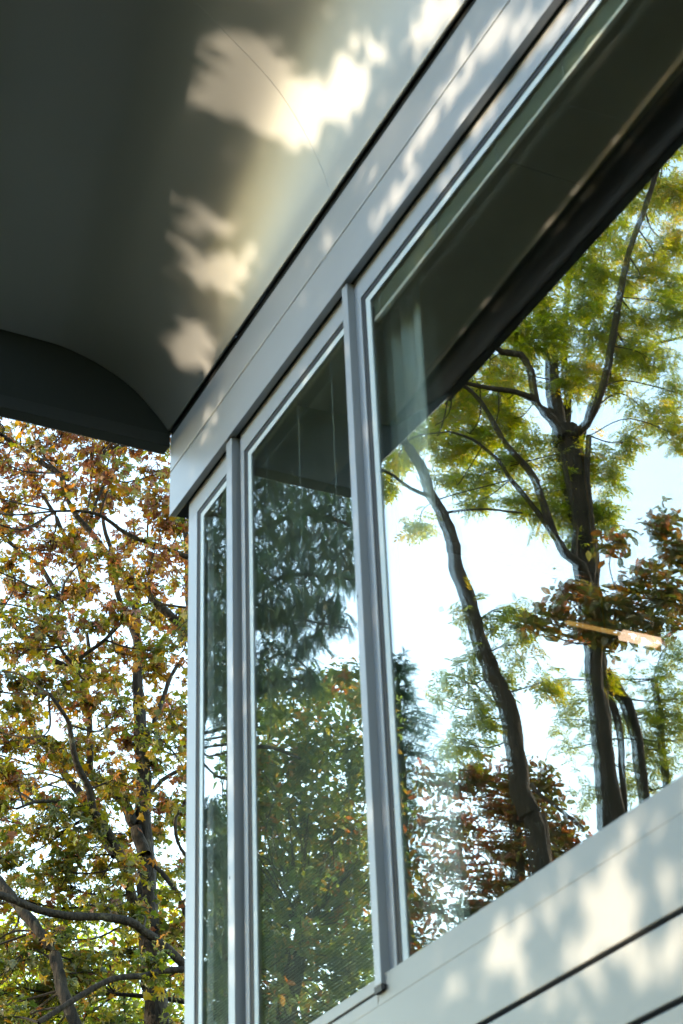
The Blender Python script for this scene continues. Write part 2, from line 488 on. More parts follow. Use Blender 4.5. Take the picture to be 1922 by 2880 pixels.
blind(a3, 3.993, 'raised blind bunched in a thin stack under the head of the large right window', (4.40, 3.98, 3.58, 3.18, 2.75), raised=True, tilt=14)

# curtain bunched at the left of the large window
nx, nz = 90, 14
P = []
for j in range(nz):
    kz = j / (nz - 1)
    for i in range(nx):
        kx = i / (nx - 1)
        x = 4.28 + .335 * kx + .012 * math.sin(3 * kz + kx * 4)
        ph = kx * 2 * math.pi * 4.2 + .6 * math.sin(kz * 2.2)
        y = -.160 + (.020 + .008 * kz) * math.sin(ph) + .008 * math.sin(2.3 * ph + 1 + kz)
        P.append((x, y, 4.085 - (4.085 - 1.2) * kz))
F = [(j * nx + i, j * nx + i + 1, (j + 1) * nx + i + 1, (j + 1) * nx + i) for j in range(nz - 1) for i in range(nx - 1)]
cur = empty('curtain', (4.45, -.16, 4.085))
tag(cur, 'pale sea green sheer curtain hanging in folds at the left edge of the large window', 'curtain')
link('curtain_cloth', mesh('curtain_cloth', np.array(P), np.array(F), smooth=True), M_CURTAIN, cur)
box('curtain_track', M_RAIL, cur, (4.25, 4.66, -.170, -.150, 4.086, 4.10))

# pendant lamp inside the room
lamp = empty('pendant_lamp', (4.88, -1.2, 4.30))
tag(lamp, 'small lit pendant lamp with a brass arm given a glow seen through the large right window', 'lamp')
box('lamp_arm', M_BAR, lamp, (4.874, 4.886, -1.265, -1.03, 3.196, 3.208))
box('lamp_shade', M_GLOW, lamp, (4.86, 4.90, -1.44, -1.27, 3.185, 3.212), bevel=.003)
box('lamp_rod', M_BRASS, lamp, (4.877, 4.883, -1.203, -1.197, 3.209, 4.30))
# ------------------------------------------------------------------ measured limbs (x, y, z, radius), crown clumps (x, y, z, rx, rz, weight) and gaps cut in the shade tree for sun patches
HOLES=[[[[-5.46,4.45],[-5.522,4.416],[-5.625,4.415],[-5.711,4.456],[-5.754,4.505],[-5.755,4.55],[-5.717,4.591],[-5.647,4.623],[-5.551,4.627],[-5.479,4.596],[-5.44,4.55],[-5.433,4.498]],1],[[[-5.663,4.64],[-5.69,4.629],[-5.738,4.628],[-5.771,4.642],[-5.786,4.654],[-5.789,4.668],[-5.779,4.681],[-5.751,4.693],[-5.703,4.694],[-5.67,4.68],[-5.653,4.666],[-5.652,4.653]],0.5],[[[-5.333,4.766],[-5.218,4.79],[-5.176,4.709],[-5.069,4.629],[-4.983,4.674],[-4.916,4.617],[-5.019,4.512],[-5.288,4.513],[-5.342,4.638],[-5.379,4.728]],1],[[[-5.0,4.669],[-5.027,4.674],[-5.059,4.698],[-5.082,4.742],[-5.081,4.778],[-5.066,4.802],[-5.044,4.812],[-5.024,4.81],[-5.003,4.794],[-4.979,4.752],[-4.974,4.708],[-4.984,4.68]],0.5],[[[-4.945,4.662],[-4.979,4.643],[-5.023,4.642],[-5.061,4.66],[-5.077,4.683],[-5.079,4.709],[-5.061,4.732],[-5.028,4.75],[-4.983,4.751],[-4.946,4.732],[-4.929,4.709],[-4.929,4.684]],0.9],[[[-5.112,4.743],[-5.192,4.737],[-5.234,4.743],[-5.252,4.751],[-5.247,4.767],[-5.219,4.787],[-5.161,4.818],[-5.085,4.825],[-5.045,4.821],[-5.025,4.81],[-5.029,4.795],[-5.058,4.773]],0.45],[[[-4.545,5.061],[-4.419,5.094],[-4.264,5.068],[-4.217,5.016],[-4.249,4.957],[-4.267,4.877],[-4.193,4.809],[-4.051,4.82],[-4.023,4.751],[-3.988,4.649],[-4.071,4.582],[-4.22,4.61],[-4.402,4.671],[-4.591,4.771],[-4.632,4.871],[-4.716,4.937],[-4.638,4.996]],1],[[[-4.557,4.993],[-4.586,4.981],[-4.631,4.981],[-4.67,5.001],[-4.688,5.02],[-4.69,5.038],[-4.677,5.056],[-4.648,5.068],[-4.602,5.069],[-4.565,5.051],[-4.548,5.03],[-4.544,5.009]],0.4],[[[-4.994,4.861],[-5.032,4.858],[-5.066,4.87],[-5.085,4.893],[-5.088,4.917],[-5.076,4.94],[-5.047,4.958],[-5.009,4.962],[-4.977,4.948],[-4.961,4.929],[-4.955,4.903],[-4.967,4.878]],0.35],[[[-5.016,4.836],[-5.05,4.823],[-5.097,4.823],[-5.131,4.84],[-5.145,4.855],[-5.143,4.871],[-5.129,4.888],[-5.096,4.903],[-5.049,4.903],[-5.017,4.89],[-5.004,4.873],[-5.004,4.856]],0.35],[[[-5.631,4.724],[-5.679,4.703],[-5.741,4.704],[-5.764,4.702],[-5.77,4.701],[-5.761,4.705],[-5.738,4.714],[-5.685,4.739],[-5.639,4.747],[-5.617,4.752],[-5.609,4.751],[-5.614,4.74]],0.35],[[[-5.496,4.77],[-5.526,4.769],[-5.539,4.77],[-5.541,4.774],[-5.533,4.78],[-5.515,4.793],[-5.473,4.811],[-5.447,4.814],[-5.435,4.811],[-5.435,4.811],[-5.442,4.803],[-5.458,4.79]],0.25],[[[-5.407,4.755],[-5.427,4.747],[-5.458,4.744],[-5.481,4.753],[-5.49,4.763],[-5.489,4.769],[-5.479,4.779],[-5.461,4.787],[-5.43,4.789],[-5.407,4.781],[-5.399,4.773],[-5.399,4.765]],0.3],[[[-3.656,4.507],[-3.713,4.507],[-3.768,4.531],[-3.803,4.574],[-3.811,4.615],[-3.791,4.646],[-3.751,4.666],[-3.695,4.667],[-3.643,4.644],[-3.61,4.603],[-3.602,4.56],[-3.618,4.526]],0.6],[[[-3.547,4.474],[-3.625,4.488],[-3.693,4.534],[-3.726,4.587],[-3.727,4.633],[-3.694,4.663],[-3.636,4.677],[-3.56,4.663],[-3.495,4.618],[-3.463,4.567],[-3.462,4.521],[-3.492,4.488]],0.85],[[[-4.046,4.501],[-4.043,4.533],[-4.018,4.55],[-3.964,4.546],[-3.916,4.505],[-3.892,4.469]],0.6],[[[-4.128,4.479],[-4.126,4.518],[-4.096,4.544],[-4.035,4.533],[-3.997,4.499]],0.5],[[[-3.507,4.482],[-3.549,4.527],[-3.567,4.579],[-3.558,4.617],[-3.53,4.638],[-3.483,4.635],[-3.43,4.599],[-3.402,4.55],[-3.394,4.507]],0.8],[[[-3.916,4.679],[-3.958,4.651],[-4.003,4.647],[-4.038,4.662],[-4.056,4.692],[-4.056,4.733],[-4.033,4.775],[-3.991,4.803],[-3.947,4.809],[-3.914,4.794],[-3.895,4.764],[-3.895,4.722]],0.4],[[[-3.819,4.599],[-3.846,4.577],[-3.88,4.574],[-3.915,4.591],[-3.93,4.617],[-3.932,4.65],[-3.917,4.679],[-3.888,4.7],[-3.853,4.703],[-3.822,4.687],[-3.805,4.661],[-3.804,4.629]],0.5],[[[-3.92,4.817],[-3.947,4.803],[-3.986,4.804],[-4.022,4.823],[-4.043,4.852],[-4.044,4.882],[-4.03,4.904],[-4.003,4.92],[-3.964,4.918],[-3.928,4.899],[-3.908,4.869],[-3.906,4.841]],0.35],[[[-4.362,4.619],[-4.389,4.615],[-4.435,4.623],[-4.511,4.662],[-4.552,4.714],[-4.567,4.742],[-4.562,4.762],[-4.536,4.771],[-4.493,4.764],[-4.428,4.736],[-4.382,4.682],[-4.362,4.644]],0.4],[[[-3.644,4.215],[-3.636,4.177],[-3.659,4.146],[-3.71,4.129],[-3.78,4.131],[-3.846,4.159],[-3.886,4.198],[-3.896,4.237],[-3.872,4.268],[-3.82,4.286],[-3.748,4.282],[-3.682,4.253]],0.8],[[[-3.366,4.263],[-3.361,4.216],[-3.398,4.179],[-3.471,4.162],[-3.57,4.171],[-3.658,4.211],[-3.711,4.262],[-3.718,4.311],[-3.679,4.349],[-3.601,4.366],[-3.5,4.354],[-3.415,4.312]],0.85],[[[-3.132,4.231],[-3.124,4.178],[-3.157,4.137],[-3.225,4.119],[-3.317,4.129],[-3.402,4.171],[-3.456,4.229],[-3.466,4.285],[-3.432,4.327],[-3.359,4.344],[-3.266,4.332],[-3.181,4.287]],0.95],[[[-3.84,4.144],[-3.822,4.097],[-3.834,4.056],[-3.874,4.03],[-3.933,4.026],[-4.001,4.049],[-4.05,4.092],[-4.07,4.141],[-4.058,4.183],[-4.017,4.209],[-3.955,4.213],[-3.888,4.188]],0.8],[[[-4.026,4.11],[-4.009,4.071],[-4.018,4.039],[-4.048,4.019],[-4.095,4.015],[-4.149,4.033],[-4.19,4.069],[-4.208,4.108],[-4.199,4.142],[-4.168,4.162],[-4.119,4.165],[-4.066,4.146]],0.6],[[[-2.955,4.059],[-2.951,4.017],[-2.981,3.985],[-3.04,3.968],[-3.118,3.974],[-3.188,4.007],[-3.229,4.049],[-3.234,4.092],[-3.202,4.125],[-3.141,4.142],[-3.06,4.134],[-2.993,4.1]],0.95],[[[-3.352,4.044],[-3.353,4.015],[-3.384,3.992],[-3.443,3.977],[-3.523,3.982],[-3.585,4.006],[-3.62,4.034],[-3.62,4.064],[-3.587,4.088],[-3.525,4.102],[-3.445,4.096],[-3.385,4.072]],0.7],[[[-3.6,3.978],[-3.599,3.952],[-3.627,3.93],[-3.681,3.917],[-3.754,3.919],[-3.812,3.942],[-3.844,3.968],[-3.846,3.995],[-3.817,4.017],[-3.761,4.031],[-3.687,4.027],[-3.63,4.004]],0.6],[[[-4.4,4.237],[-4.417,4.209],[-4.456,4.208],[-4.508,4.231],[-4.565,4.284],[-4.598,4.347],[-4.606,4.396],[-4.588,4.425],[-4.548,4.426],[-4.495,4.4],[-4.438,4.347],[-4.407,4.285]],0.45],[[[-4.104,4.354],[-4.091,4.319],[-4.1,4.294],[-4.129,4.283],[-4.172,4.289],[-4.223,4.315],[-4.257,4.355],[-4.271,4.39],[-4.262,4.416],[-4.233,4.427],[-4.189,4.42],[-4.138,4.393]],0.5],[[[-3.856,3.851],[-3.852,3.827],[-3.87,3.808],[-3.907,3.796],[-3.961,3.797],[-4.009,3.816],[-4.036,3.841],[-4.041,3.865],[-4.023,3.885],[-3.984,3.897],[-3.929,3.895],[-3.883,3.875]],0.4],[[[-5.542,4.126],[-5.571,4.094],[-5.613,4.083],[-5.657,4.099],[-5.691,4.136],[-5.706,4.187],[-5.696,4.235],[-5.666,4.268],[-5.623,4.278],[-5.579,4.262],[-5.545,4.224],[-5.531,4.174]],0.3],[[[-2.791,3.974],[-2.789,3.944],[-2.813,3.92],[-2.855,3.907],[-2.915,3.91],[-2.964,3.933],[-2.992,3.964],[-2.994,3.994],[-2.971,4.018],[-2.925,4.032],[-2.866,4.028],[-2.817,4.004]],0.9],[[[-2.801,3.853],[-2.813,3.834],[-2.868,3.814],[-2.957,3.796],[-3.067,3.8],[-3.141,3.812],[-3.177,3.83],[-3.163,3.851],[-3.105,3.87],[-3.01,3.889],[-2.903,3.883],[-2.832,3.871]],0.8],[[[-3.262,3.77],[-3.272,3.756],[-3.318,3.74],[-3.395,3.723],[-3.491,3.725],[-3.553,3.735],[-3.583,3.748],[-3.572,3.763],[-3.524,3.779],[-3.444,3.796],[-3.349,3.792],[-3.289,3.784]],0.55],[[[-5.428,2.535],[-5.446,2.293],[-5.461,2.13],[-5.48,2.075],[-5.498,2.141],[-5.51,2.315],[-5.525,2.573],[-5.507,2.833],[-5.491,3.015],[-5.47,3.076],[-5.452,2.998],[-5.439,2.806]],0.75],[[[-5.435,1.936],[-5.45,1.811],[-5.466,1.731],[-5.484,1.705],[-5.502,1.74],[-5.516,1.828],[-5.53,1.965],[-5.514,2.095],[-5.498,2.18],[-5.479,2.207],[-5.46,2.169],[-5.446,2.076]],0.95],[[[-4.389,1.542],[-4.403,1.495],[-4.419,1.469],[-4.434,1.462],[-4.447,1.476],[-4.458,1.509],[-4.461,1.563],[-4.447,1.611],[-4.431,1.638],[-4.415,1.645],[-4.401,1.63],[-4.391,1.596]],0.5],[[[-4.4,1.92],[-4.416,1.863],[-4.43,1.831],[-4.445,1.822],[-4.457,1.839],[-4.466,1.879],[-4.468,1.944],[-4.453,2.001],[-4.438,2.035],[-4.423,2.043],[-4.411,2.026],[-4.404,1.985]],0.35],[[[-4.404,3.346],[-4.419,3.288],[-4.434,3.255],[-4.45,3.249],[-4.464,3.27],[-4.474,3.318],[-4.477,3.39],[-4.461,3.448],[-4.446,3.482],[-4.43,3.488],[-4.415,3.466],[-4.406,3.418]],0.3],[[[-2.941,1.484],[-2.955,1.469],[-3.009,1.457],[-3.096,1.445],[-3.203,1.456],[-3.273,1.469],[-3.305,1.486],[-3.29,1.502],[-3.231,1.514],[-3.139,1.525],[-3.034,1.513],[-2.969,1.5]],0.95],[[[-3.493,1.427],[-3.499,1.415],[-3.532,1.403],[-3.588,1.392],[-3.664,1.396],[-3.712,1.407],[-3.735,1.421],[-3.729,1.433],[-3.694,1.446],[-3.635,1.457],[-3.56,1.452],[-3.514,1.441]],0.8],[[[-3.934,1.315],[-3.939,1.278],[-3.962,1.254],[-3.999,1.249],[-4.043,1.264],[-4.081,1.301],[-4.098,1.345],[-4.093,1.384],[-4.069,1.408],[-4.031,1.413],[-3.987,1.396],[-3.95,1.359]],0.9],[[[-3.852,1.278],[-3.862,1.259],[-3.882,1.247],[-3.907,1.248],[-3.93,1.259],[-3.945,1.281],[-3.949,1.305],[-3.939,1.324],[-3.92,1.336],[-3.894,1.335],[-3.869,1.323],[-3.856,1.302]],0.5],[[[-3.627,1.32],[-3.661,1.305],[-3.717,1.308],[-3.789,1.331],[-3.841,1.372],[-3.866,1.409],[-3.86,1.436],[-3.825,1.451],[-3.766,1.448],[-3.694,1.421],[-3.644,1.382],[-3.621,1.346]],0.85],[[[-3.668,1.29],[-3.686,1.263],[-3.727,1.249],[-3.784,1.253],[-3.841,1.279],[-3.875,1.315],[-3.884,1.349],[-3.865,1.377],[-3.822,1.391],[-3.763,1.386],[-3.708,1.359],[-3.675,1.324]],0.8],[[[-3.165,1.315],[-3.169,1.268],[-3.205,1.236],[-3.268,1.225],[-3.347,1.243],[-3.413,1.287],[-3.45,1.341],[-3.447,1.392],[-3.409,1.425],[-3.341,1.434],[-3.262,1.414],[-3.198,1.367]],1],[[[-3.191,1.226],[-3.212,1.197],[-3.258,1.181],[-3.321,1.187],[-3.38,1.216],[-3.417,1.256],[-3.425,1.296],[-3.402,1.326],[-3.355,1.341],[-3.291,1.335],[-3.231,1.304],[-3.198,1.265]],1],[[[-3.337,1.217],[-3.356,1.196],[-3.398,1.185],[-3.46,1.189],[-3.52,1.217],[-3.556,1.251],[-3.566,1.282],[-3.546,1.305],[-3.501,1.315],[-3.438,1.309],[-3.379,1.281],[-3.345,1.248]],0.9],[[[-3.453,1.133],[-3.489,1.129],[-3.56,1.147],[-3.671,1.184],[-3.764,1.244],[-3.821,1.288],[-3.832,1.315],[-3.792,1.318],[-3.712,1.298],[-3.598,1.255],[-3.512,1.198],[-3.461,1.157]],0.9],[[[-3.347,1.162],[-3.354,1.146],[-3.393,1.131],[-3.459,1.117],[-3.544,1.12],[-3.6,1.132],[-3.627,1.146],[-3.62,1.162],[-3.578,1.178],[-3.509,1.192],[-3.425,1.187],[-3.372,1.176]],0.6],[[[-3.022,1.155],[-3.033,1.135],[-3.076,1.118],[-3.148,1.106],[-3.238,1.116],[-3.299,1.134],[-3.329,1.156],[-3.319,1.177],[-3.272,1.195],[-3.196,1.206],[-3.106,1.196],[-3.049,1.177]],0.7],[[[-2.963,1.291],[-2.98,1.269],[-3.015,1.259],[-3.065,1.264],[-3.113,1.289],[-3.141,1.321],[-3.146,1.351],[-3.128,1.373],[-3.091,1.384],[-3.039,1.377],[-2.994,1.352],[-2.967,1.32]],0.6],[[[-3.148,1.412],[-3.151,1.394],[-3.177,1.38],[-3.224,1.37],[-3.286,1.375],[-3.329,1.391],[-3.351,1.41],[-3.348,1.429],[-3.32,1.443],[-3.272,1.453],[-3.209,1.447],[-3.168,1.431]],0.7],[[[-3.357,1.465],[-3.361,1.451],[-3.382,1.44],[-3.422,1.432],[-3.478,1.438],[-3.513,1.451],[-3.53,1.465],[-3.528,1.478],[-3.504,1.49],[-3.462,1.498],[-3.408,1.492],[-3.374,1.479]],0.5],[[[-3.962,1.472],[-3.969,1.46],[-4.002,1.451],[-4.059,1.443],[-4.134,1.449],[-4.181,1.46],[-4.203,1.472],[-4.196,1.483],[-4.162,1.492],[-4.102,1.501],[-4.027,1.493],[-3.983,1.483]],0.45],[[[-2.994,1.159],[-3.01,1.132],[-3.041,1.118],[-3.082,1.119],[-3.12,1.14],[-3.141,1.171],[-3.145,1.202],[-3.128,1.229],[-3.096,1.244],[-3.055,1.241],[-3.017,1.22],[-2.996,1.19]],0.7],[[[-4.124,1.417],[-4.123,1.404],[-4.137,1.394],[-4.163,1.387],[-4.204,1.39],[-4.233,1.402],[-4.249,1.416],[-4.25,1.428],[-4.236,1.439],[-4.209,1.445],[-4.168,1.443],[-4.14,1.43]],0.3],[[[-3.477,1.354],[-3.489,1.341],[-3.515,1.335],[-3.554,1.338],[-3.593,1.358],[-3.615,1.38],[-3.62,1.399],[-3.608,1.412],[-3.581,1.418],[-3.54,1.415],[-3.503,1.394],[-3.482,1.373]],0.5],[[[-3.073,1.261],[-3.086,1.246],[-3.113,1.238],[-3.154,1.242],[-3.191,1.262],[-3.212,1.285],[-3.217,1.307],[-3.204,1.322],[-3.176,1.33],[-3.135,1.325],[-3.098,1.305],[-3.077,1.281]],0.4]]
T1=[[[20.1,-5.22,6.43,0.147],[20.23,-5.19,7.03,0.137],[20.36,-5.17,7.77,0.127],[20.48,-5.18,8.42,0.117],[20.59,-5.18,9.08,0.107],[20.7,-5.2,9.86,0.096],[20.83,-5.18,10.54,0.086],[20.95,-5.17,11.24,0.075],[21.06,-5.21,11.97,0.064],[21.18,-5.19,12.72,0.053]],[[19.91,-4.87,7.63,0.073],[19.8,-4.74,7.91,0.067],[19.71,-4.56,8.3,0.062],[19.63,-4.32,8.62,0.056],[19.53,-4.14,8.73,0.051],[19.41,-4.04,8.95,0.046],[19.3,-3.88,9.12,0.041],[19.19,-3.75,9.3,0.036],[19.07,-3.64,9.58,0.031],[18.95,-3.52,9.67,0.026],[18.85,-3.31,9.84,0.021]],[[19.7,-4.27,8.69,0.038],[19.61,-4.05,8.67,0.034],[19.5,-3.85,8.74,0.029],[19.4,-3.65,8.73,0.025],[19.32,-3.35,8.65,0.02],[19.23,-3.11,8.49,0.016]],[[20.36,-5.12,8.63,0.08],[20.62,-4.98,9.28,0.073],[20.86,-4.89,9.6,0.066],[21.13,-4.74,9.87,0.059],[21.39,-4.59,10.17,0.051],[21.65,-4.42,10.45,0.044],[21.91,-4.24,10.79,0.036]],[[21.05,-4.97,8.86,0.076],[21.31,-4.83,9.31,0.069],[21.57,-4.66,9.83,0.061],[21.84,-4.49,10.24,0.053],[22.06,-4.45,10.57,0.045],[22.33,-4.25,10.91,0.037]],[[21.17,-4.62,10.03,0.047],[21.29,-4.63,10.91,0.041],[21.44,-4.6,11.43,0.036],[21.54,-4.68,11.84,0.03],[21.68,-4.66,12.38,0.024]],[[21.29,-4.57,10.89,0.047],[21.19,-4.48,11.12,0.045],[21.13,-4.29,11.42,0.042],[21.1,-3.95,11.54,0.04],[21.09,-3.59,11.81,0.037],[21.06,-3.23,12.06,0.035]],[[18.87,-5.08,6.73,0.054],[18.85,-4.86,6.89,0.052],[18.86,-4.55,7.08,0.05],[18.82,-4.37,7.14,0.049],[18.83,-4.04,7.16,0.047],[18.85,-3.65,7.14,0.046],[18.86,-3.3,7.17,0.044],[18.84,-3.0,7.24,0.043],[18.83,-2.66,7.31,0.041]],[[18.69,-3.83,5.7,0.073],[18.84,-3.64,6.31,0.07],[18.95,-3.56,6.72,0.068],[19.09,-3.41,7.02,0.066],[19.23,-3.22,7.33,0.063],[19.38,-3.0,7.65,0.061],[19.51,-2.82,7.89,0.059]],[[18.58,-4.99,6.59,0.037],[18.6,-4.68,6.54,0.036],[18.57,-4.48,6.46,0.035],[18.59,-4.11,6.39,0.034],[18.6,-3.78,6.19,0.033],[18.57,-3.56,6.03,0.032],[18.55,-3.28,5.82,0.031]],[[20.31,-5.79,6.79,0.035],[20.68,-5.25,6.94,0.029],[20.93,-4.99,7.01,0.023]],[[20.41,-5.81,11.87,0.07],[20.35,-5.65,11.95,0.065],[20.34,-5.37,12.14,0.06],[20.31,-5.14,12.29,0.055],[20.26,-4.96,12.43,0.051],[20.24,-4.7,12.52,0.046],[20.26,-4.27,13.03,0.041],[20.24,-3.99,13.3,0.037],[20.18,-3.8,13.56,0.032],[20.1,-3.68,13.85,0.028]],[[19.59,-5.44,12.62,0.039],[19.58,-5.3,12.62,0.036],[19.63,-5.0,12.71,0.033],[19.7,-4.61,12.81,0.03],[19.71,-4.41,12.9,0.028],[19.71,-4.21,13.01,0.025],[19.7,-4.05,13.05,0.022],[19.7,-3.82,13.04,0.019],[19.73,-3.52,12.98,0.016]],[[21.59,-4.61,12.89,0.048],[21.68,-4.53,13.35,0.043],[21.77,-4.46,13.69,0.039],[21.88,-4.29,14.07,0.034],[21.96,-4.22,14.34,0.029],[22.08,-4.03,14.73,0.024]],[[21.11,-4.15,12.33,0.035],[21.24,-3.95,12.79,0.034],[21.36,-3.84,13.09,0.032],[21.51,-3.59,13.34,0.031],[21.66,-3.31,13.67,0.03]],[[21.7,-6.08,14.93,0.037],[21.7,-6.09,14.59,0.043],[21.67,-6.15,14.22,0.049],[21.66,-6.19,13.5,0.055],[21.64,-6.23,12.32,0.061]],[[19.97,-4.1,13.17,0.022],[19.95,-4.17,13.47,0.021],[19.91,-4.28,13.8,0.019],[19.92,-4.24,13.95,0.018],[19.95,-4.14,14.14,0.017]],[[20.73,-4.0,14.21,0.04],[20.9,-3.61,14.51,0.039],[21.03,-3.35,14.78,0.037],[21.15,-3.1,14.99,0.036],[21.25,-2.89,15.14,0.035]],[[19.99,-4.02,10.79,0.028],[19.92,-3.91,10.88,0.025],[19.88,-3.72,11.06,0.022],[19.8,-3.65,11.44,0.019],[19.68,-3.68,11.89,0.016]],[[19.92,-3.92,10.9,0.028],[19.67,-4.25,11.17,0.024],[19.4,-4.63,11.61,0.02],[19.06,-5.14,11.51,0.016]],[[19.39,-5.41,9.11,0.022],[19.43,-5.29,8.96,0.022],[19.48,-5.18,8.79,0.022],[19.47,-5.2,8.47,0.022],[19.43,-5.29,8.3,0.022]],[[19.38,-5.41,7.44,0.039],[19.43,-5.3,7.57,0.036],[19.47,-5.2,7.83,0.033],[19.54,-5.02,8.09,0.03],[19.58,-4.9,8.2,0.028]],[[20.65,-5.18,10.33,0.041],[20.75,-5.38,10.8,0.035],[20.85,-5.6,11.41,0.029],[20.94,-5.83,11.83,0.024]],[[21.07,-5.21,11.98,0.047],[21.2,-5.07,12.43,0.043],[21.32,-4.97,12.89,0.038],[21.41,-4.95,13.44,0.033],[21.54,-4.82,14.07,0.029],[21.63,-4.8,14.81,0.024]],[[20.46,-5.12,9.38,0.029],[20.45,-5.35,9.71,0.027],[20.43,-5.58,9.87,0.025],[20.41,-5.81,10.08,0.023]]]
T3=[[[13.82,7.4,6.4,0.088],[13.81,7.41,6.8,0.094],[13.79,7.44,7.44,0.101],[13.77,7.47,8.12,0.107],[13.75,7.5,8.72,0.114],[13.76,7.49,9.42,0.12],[13.74,7.51,9.82,0.127],[13.74,7.51,10.32,0.133],[13.75,7.5,10.66,0.14],[13.76,7.48,11.12,0.146],[13.77,7.47,11.56,0.153]],[[13.8,7.42,11.57,0.092],[13.9,7.46,12.32,0.083],[13.98,7.53,12.69,0.075],[14.06,7.58,13.07,0.066],[14.15,7.62,13.63,0.057],[14.19,7.74,14.24,0.048],[14.1,8.03,14.87,0.039]],[[13.63,7.49,11.39,0.053],[13.46,7.55,11.47,0.05],[13.31,7.59,11.61,0.047],[13.13,7.66,11.96,0.044],[12.94,7.74,12.62,0.041],[12.79,7.77,12.97,0.038],[12.63,7.8,13.32,0.035],[12.38,7.95,13.86,0.032],[12.01,8.22,14.86,0.029]],[[13.93,7.59,11.67,0.05],[13.94,7.68,12.25,0.046],[13.97,7.72,12.9,0.043],[13.97,7.83,13.55,0.039],[13.93,7.98,14.28,0.035],[13.85,8.18,15.0,0.031],[13.62,8.56,15.82,0.028],[13.31,9.01,16.71,0.024]],[[13.63,7.32,11.35,0.06],[13.63,7.2,11.55,0.055],[13.66,7.03,11.77,0.05],[13.62,6.97,12.13,0.045],[13.6,6.87,12.32,0.04],[13.66,6.66,12.33,0.035],[13.67,6.51,12.44,0.03],[13.77,6.22,12.57,0.026]],[[13.7,7.06,11.8,0.037],[13.7,6.82,11.85,0.032],[13.76,6.51,11.86,0.026],[13.83,6.18,11.9,0.02],[13.86,5.89,11.98,0.015]],[[13.43,7.26,9.28,0.06],[13.37,7.17,9.49,0.055],[13.38,6.98,9.61,0.05],[13.36,6.83,9.94,0.045],[13.34,6.69,10.41,0.04],[13.33,6.53,10.62,0.035],[13.32,6.36,10.78,0.031],[13.36,6.12,11.29,0.026],[13.36,5.93,11.45,0.021]],[[13.39,6.97,9.66,0.033],[13.43,6.7,10.15,0.028],[13.45,6.46,10.44,0.024],[13.41,6.3,10.61,0.019],[13.44,6.03,10.82,0.015],[13.47,5.76,10.88,0.011]],[[13.96,7.71,8.66,0.078],[13.98,7.78,8.54,0.075],[13.94,7.91,8.32,0.072],[13.94,7.99,8.0,0.068],[13.98,8.03,7.61,0.065],[14.02,8.06,7.31,0.062],[14.05,8.09,6.99,0.059]],[[14.13,7.82,8.66,0.043],[14.17,7.88,8.53,0.041],[14.18,7.96,8.25,0.039],[14.22,8.01,8.01,0.036],[14.29,8.01,7.56,0.034],[14.35,8.03,7.2,0.032]],[[13.29,7.11,8.82,0.029],[12.96,7.28,8.93,0.025],[12.6,7.46,8.96,0.022],[12.19,7.71,9.01,0.018]],[[13.4,7.13,8.62,0.022],[13.33,7.01,8.59,0.019],[13.35,6.77,8.61,0.016],[13.34,6.56,8.68,0.014],[13.38,6.28,8.75,0.011]],[[13.49,7.27,8.54,0.045],[13.48,7.27,9.05,0.042],[13.42,7.36,9.61,0.039],[13.4,7.38,10.2,0.036],[13.38,7.4,10.75,0.033],[13.34,7.46,11.2,0.03]],[[13.46,7.21,9.13,0.034],[13.49,7.17,9.61,0.032],[13.45,7.23,10.08,0.03],[13.47,7.2,10.53,0.028],[13.48,7.18,10.98,0.026]],[[14.0,7.66,11.32,0.035],[13.98,7.84,11.64,0.032],[13.97,7.99,12.11,0.029],[13.93,8.18,12.51,0.026],[13.78,8.5,12.82,0.022],[13.64,8.81,13.07,0.019],[13.43,9.18,13.17,0.016]]]
T4=[[[12.95,6.01,5.89,0.105],[12.97,5.98,6.38,0.101],[13.01,5.93,6.63,0.097],[13.01,5.92,6.87,0.094],[13.03,5.89,7.16,0.09],[13.04,5.87,7.53,0.086],[13.1,5.79,7.85,0.082],[13.15,5.71,8.28,0.079],[13.18,5.66,8.63,0.075],[13.22,5.59,8.95,0.071],[13.24,5.56,9.4,0.068],[13.27,5.5,9.62,0.064],[13.29,5.48,9.75,0.06],[13.34,5.39,9.98,0.056],[13.38,5.33,10.3,0.053],[13.45,5.21,10.61,0.049]],[[13.26,5.53,9.69,0.013],[13.09,5.61,9.64,0.012],[12.87,5.77,9.56,0.011],[12.61,5.99,9.42,0.01]],[[13.31,5.44,9.86,0.023],[13.3,5.14,9.91,0.018],[13.27,4.84,10.03,0.014],[13.29,4.45,9.96,0.009]],[[13.25,5.74,8.46,0.013],[13.24,5.94,8.64,0.01],[13.23,6.14,8.73,0.007]],[[12.79,5.9,6.6,0.016],[12.67,5.89,6.46,0.016],[12.49,5.98,6.24,0.016],[12.31,6.07,6.02,0.016]],[[13.21,5.99,7.5,0.017],[13.43,5.92,7.78,0.013],[13.63,5.87,8.05,0.01]]]
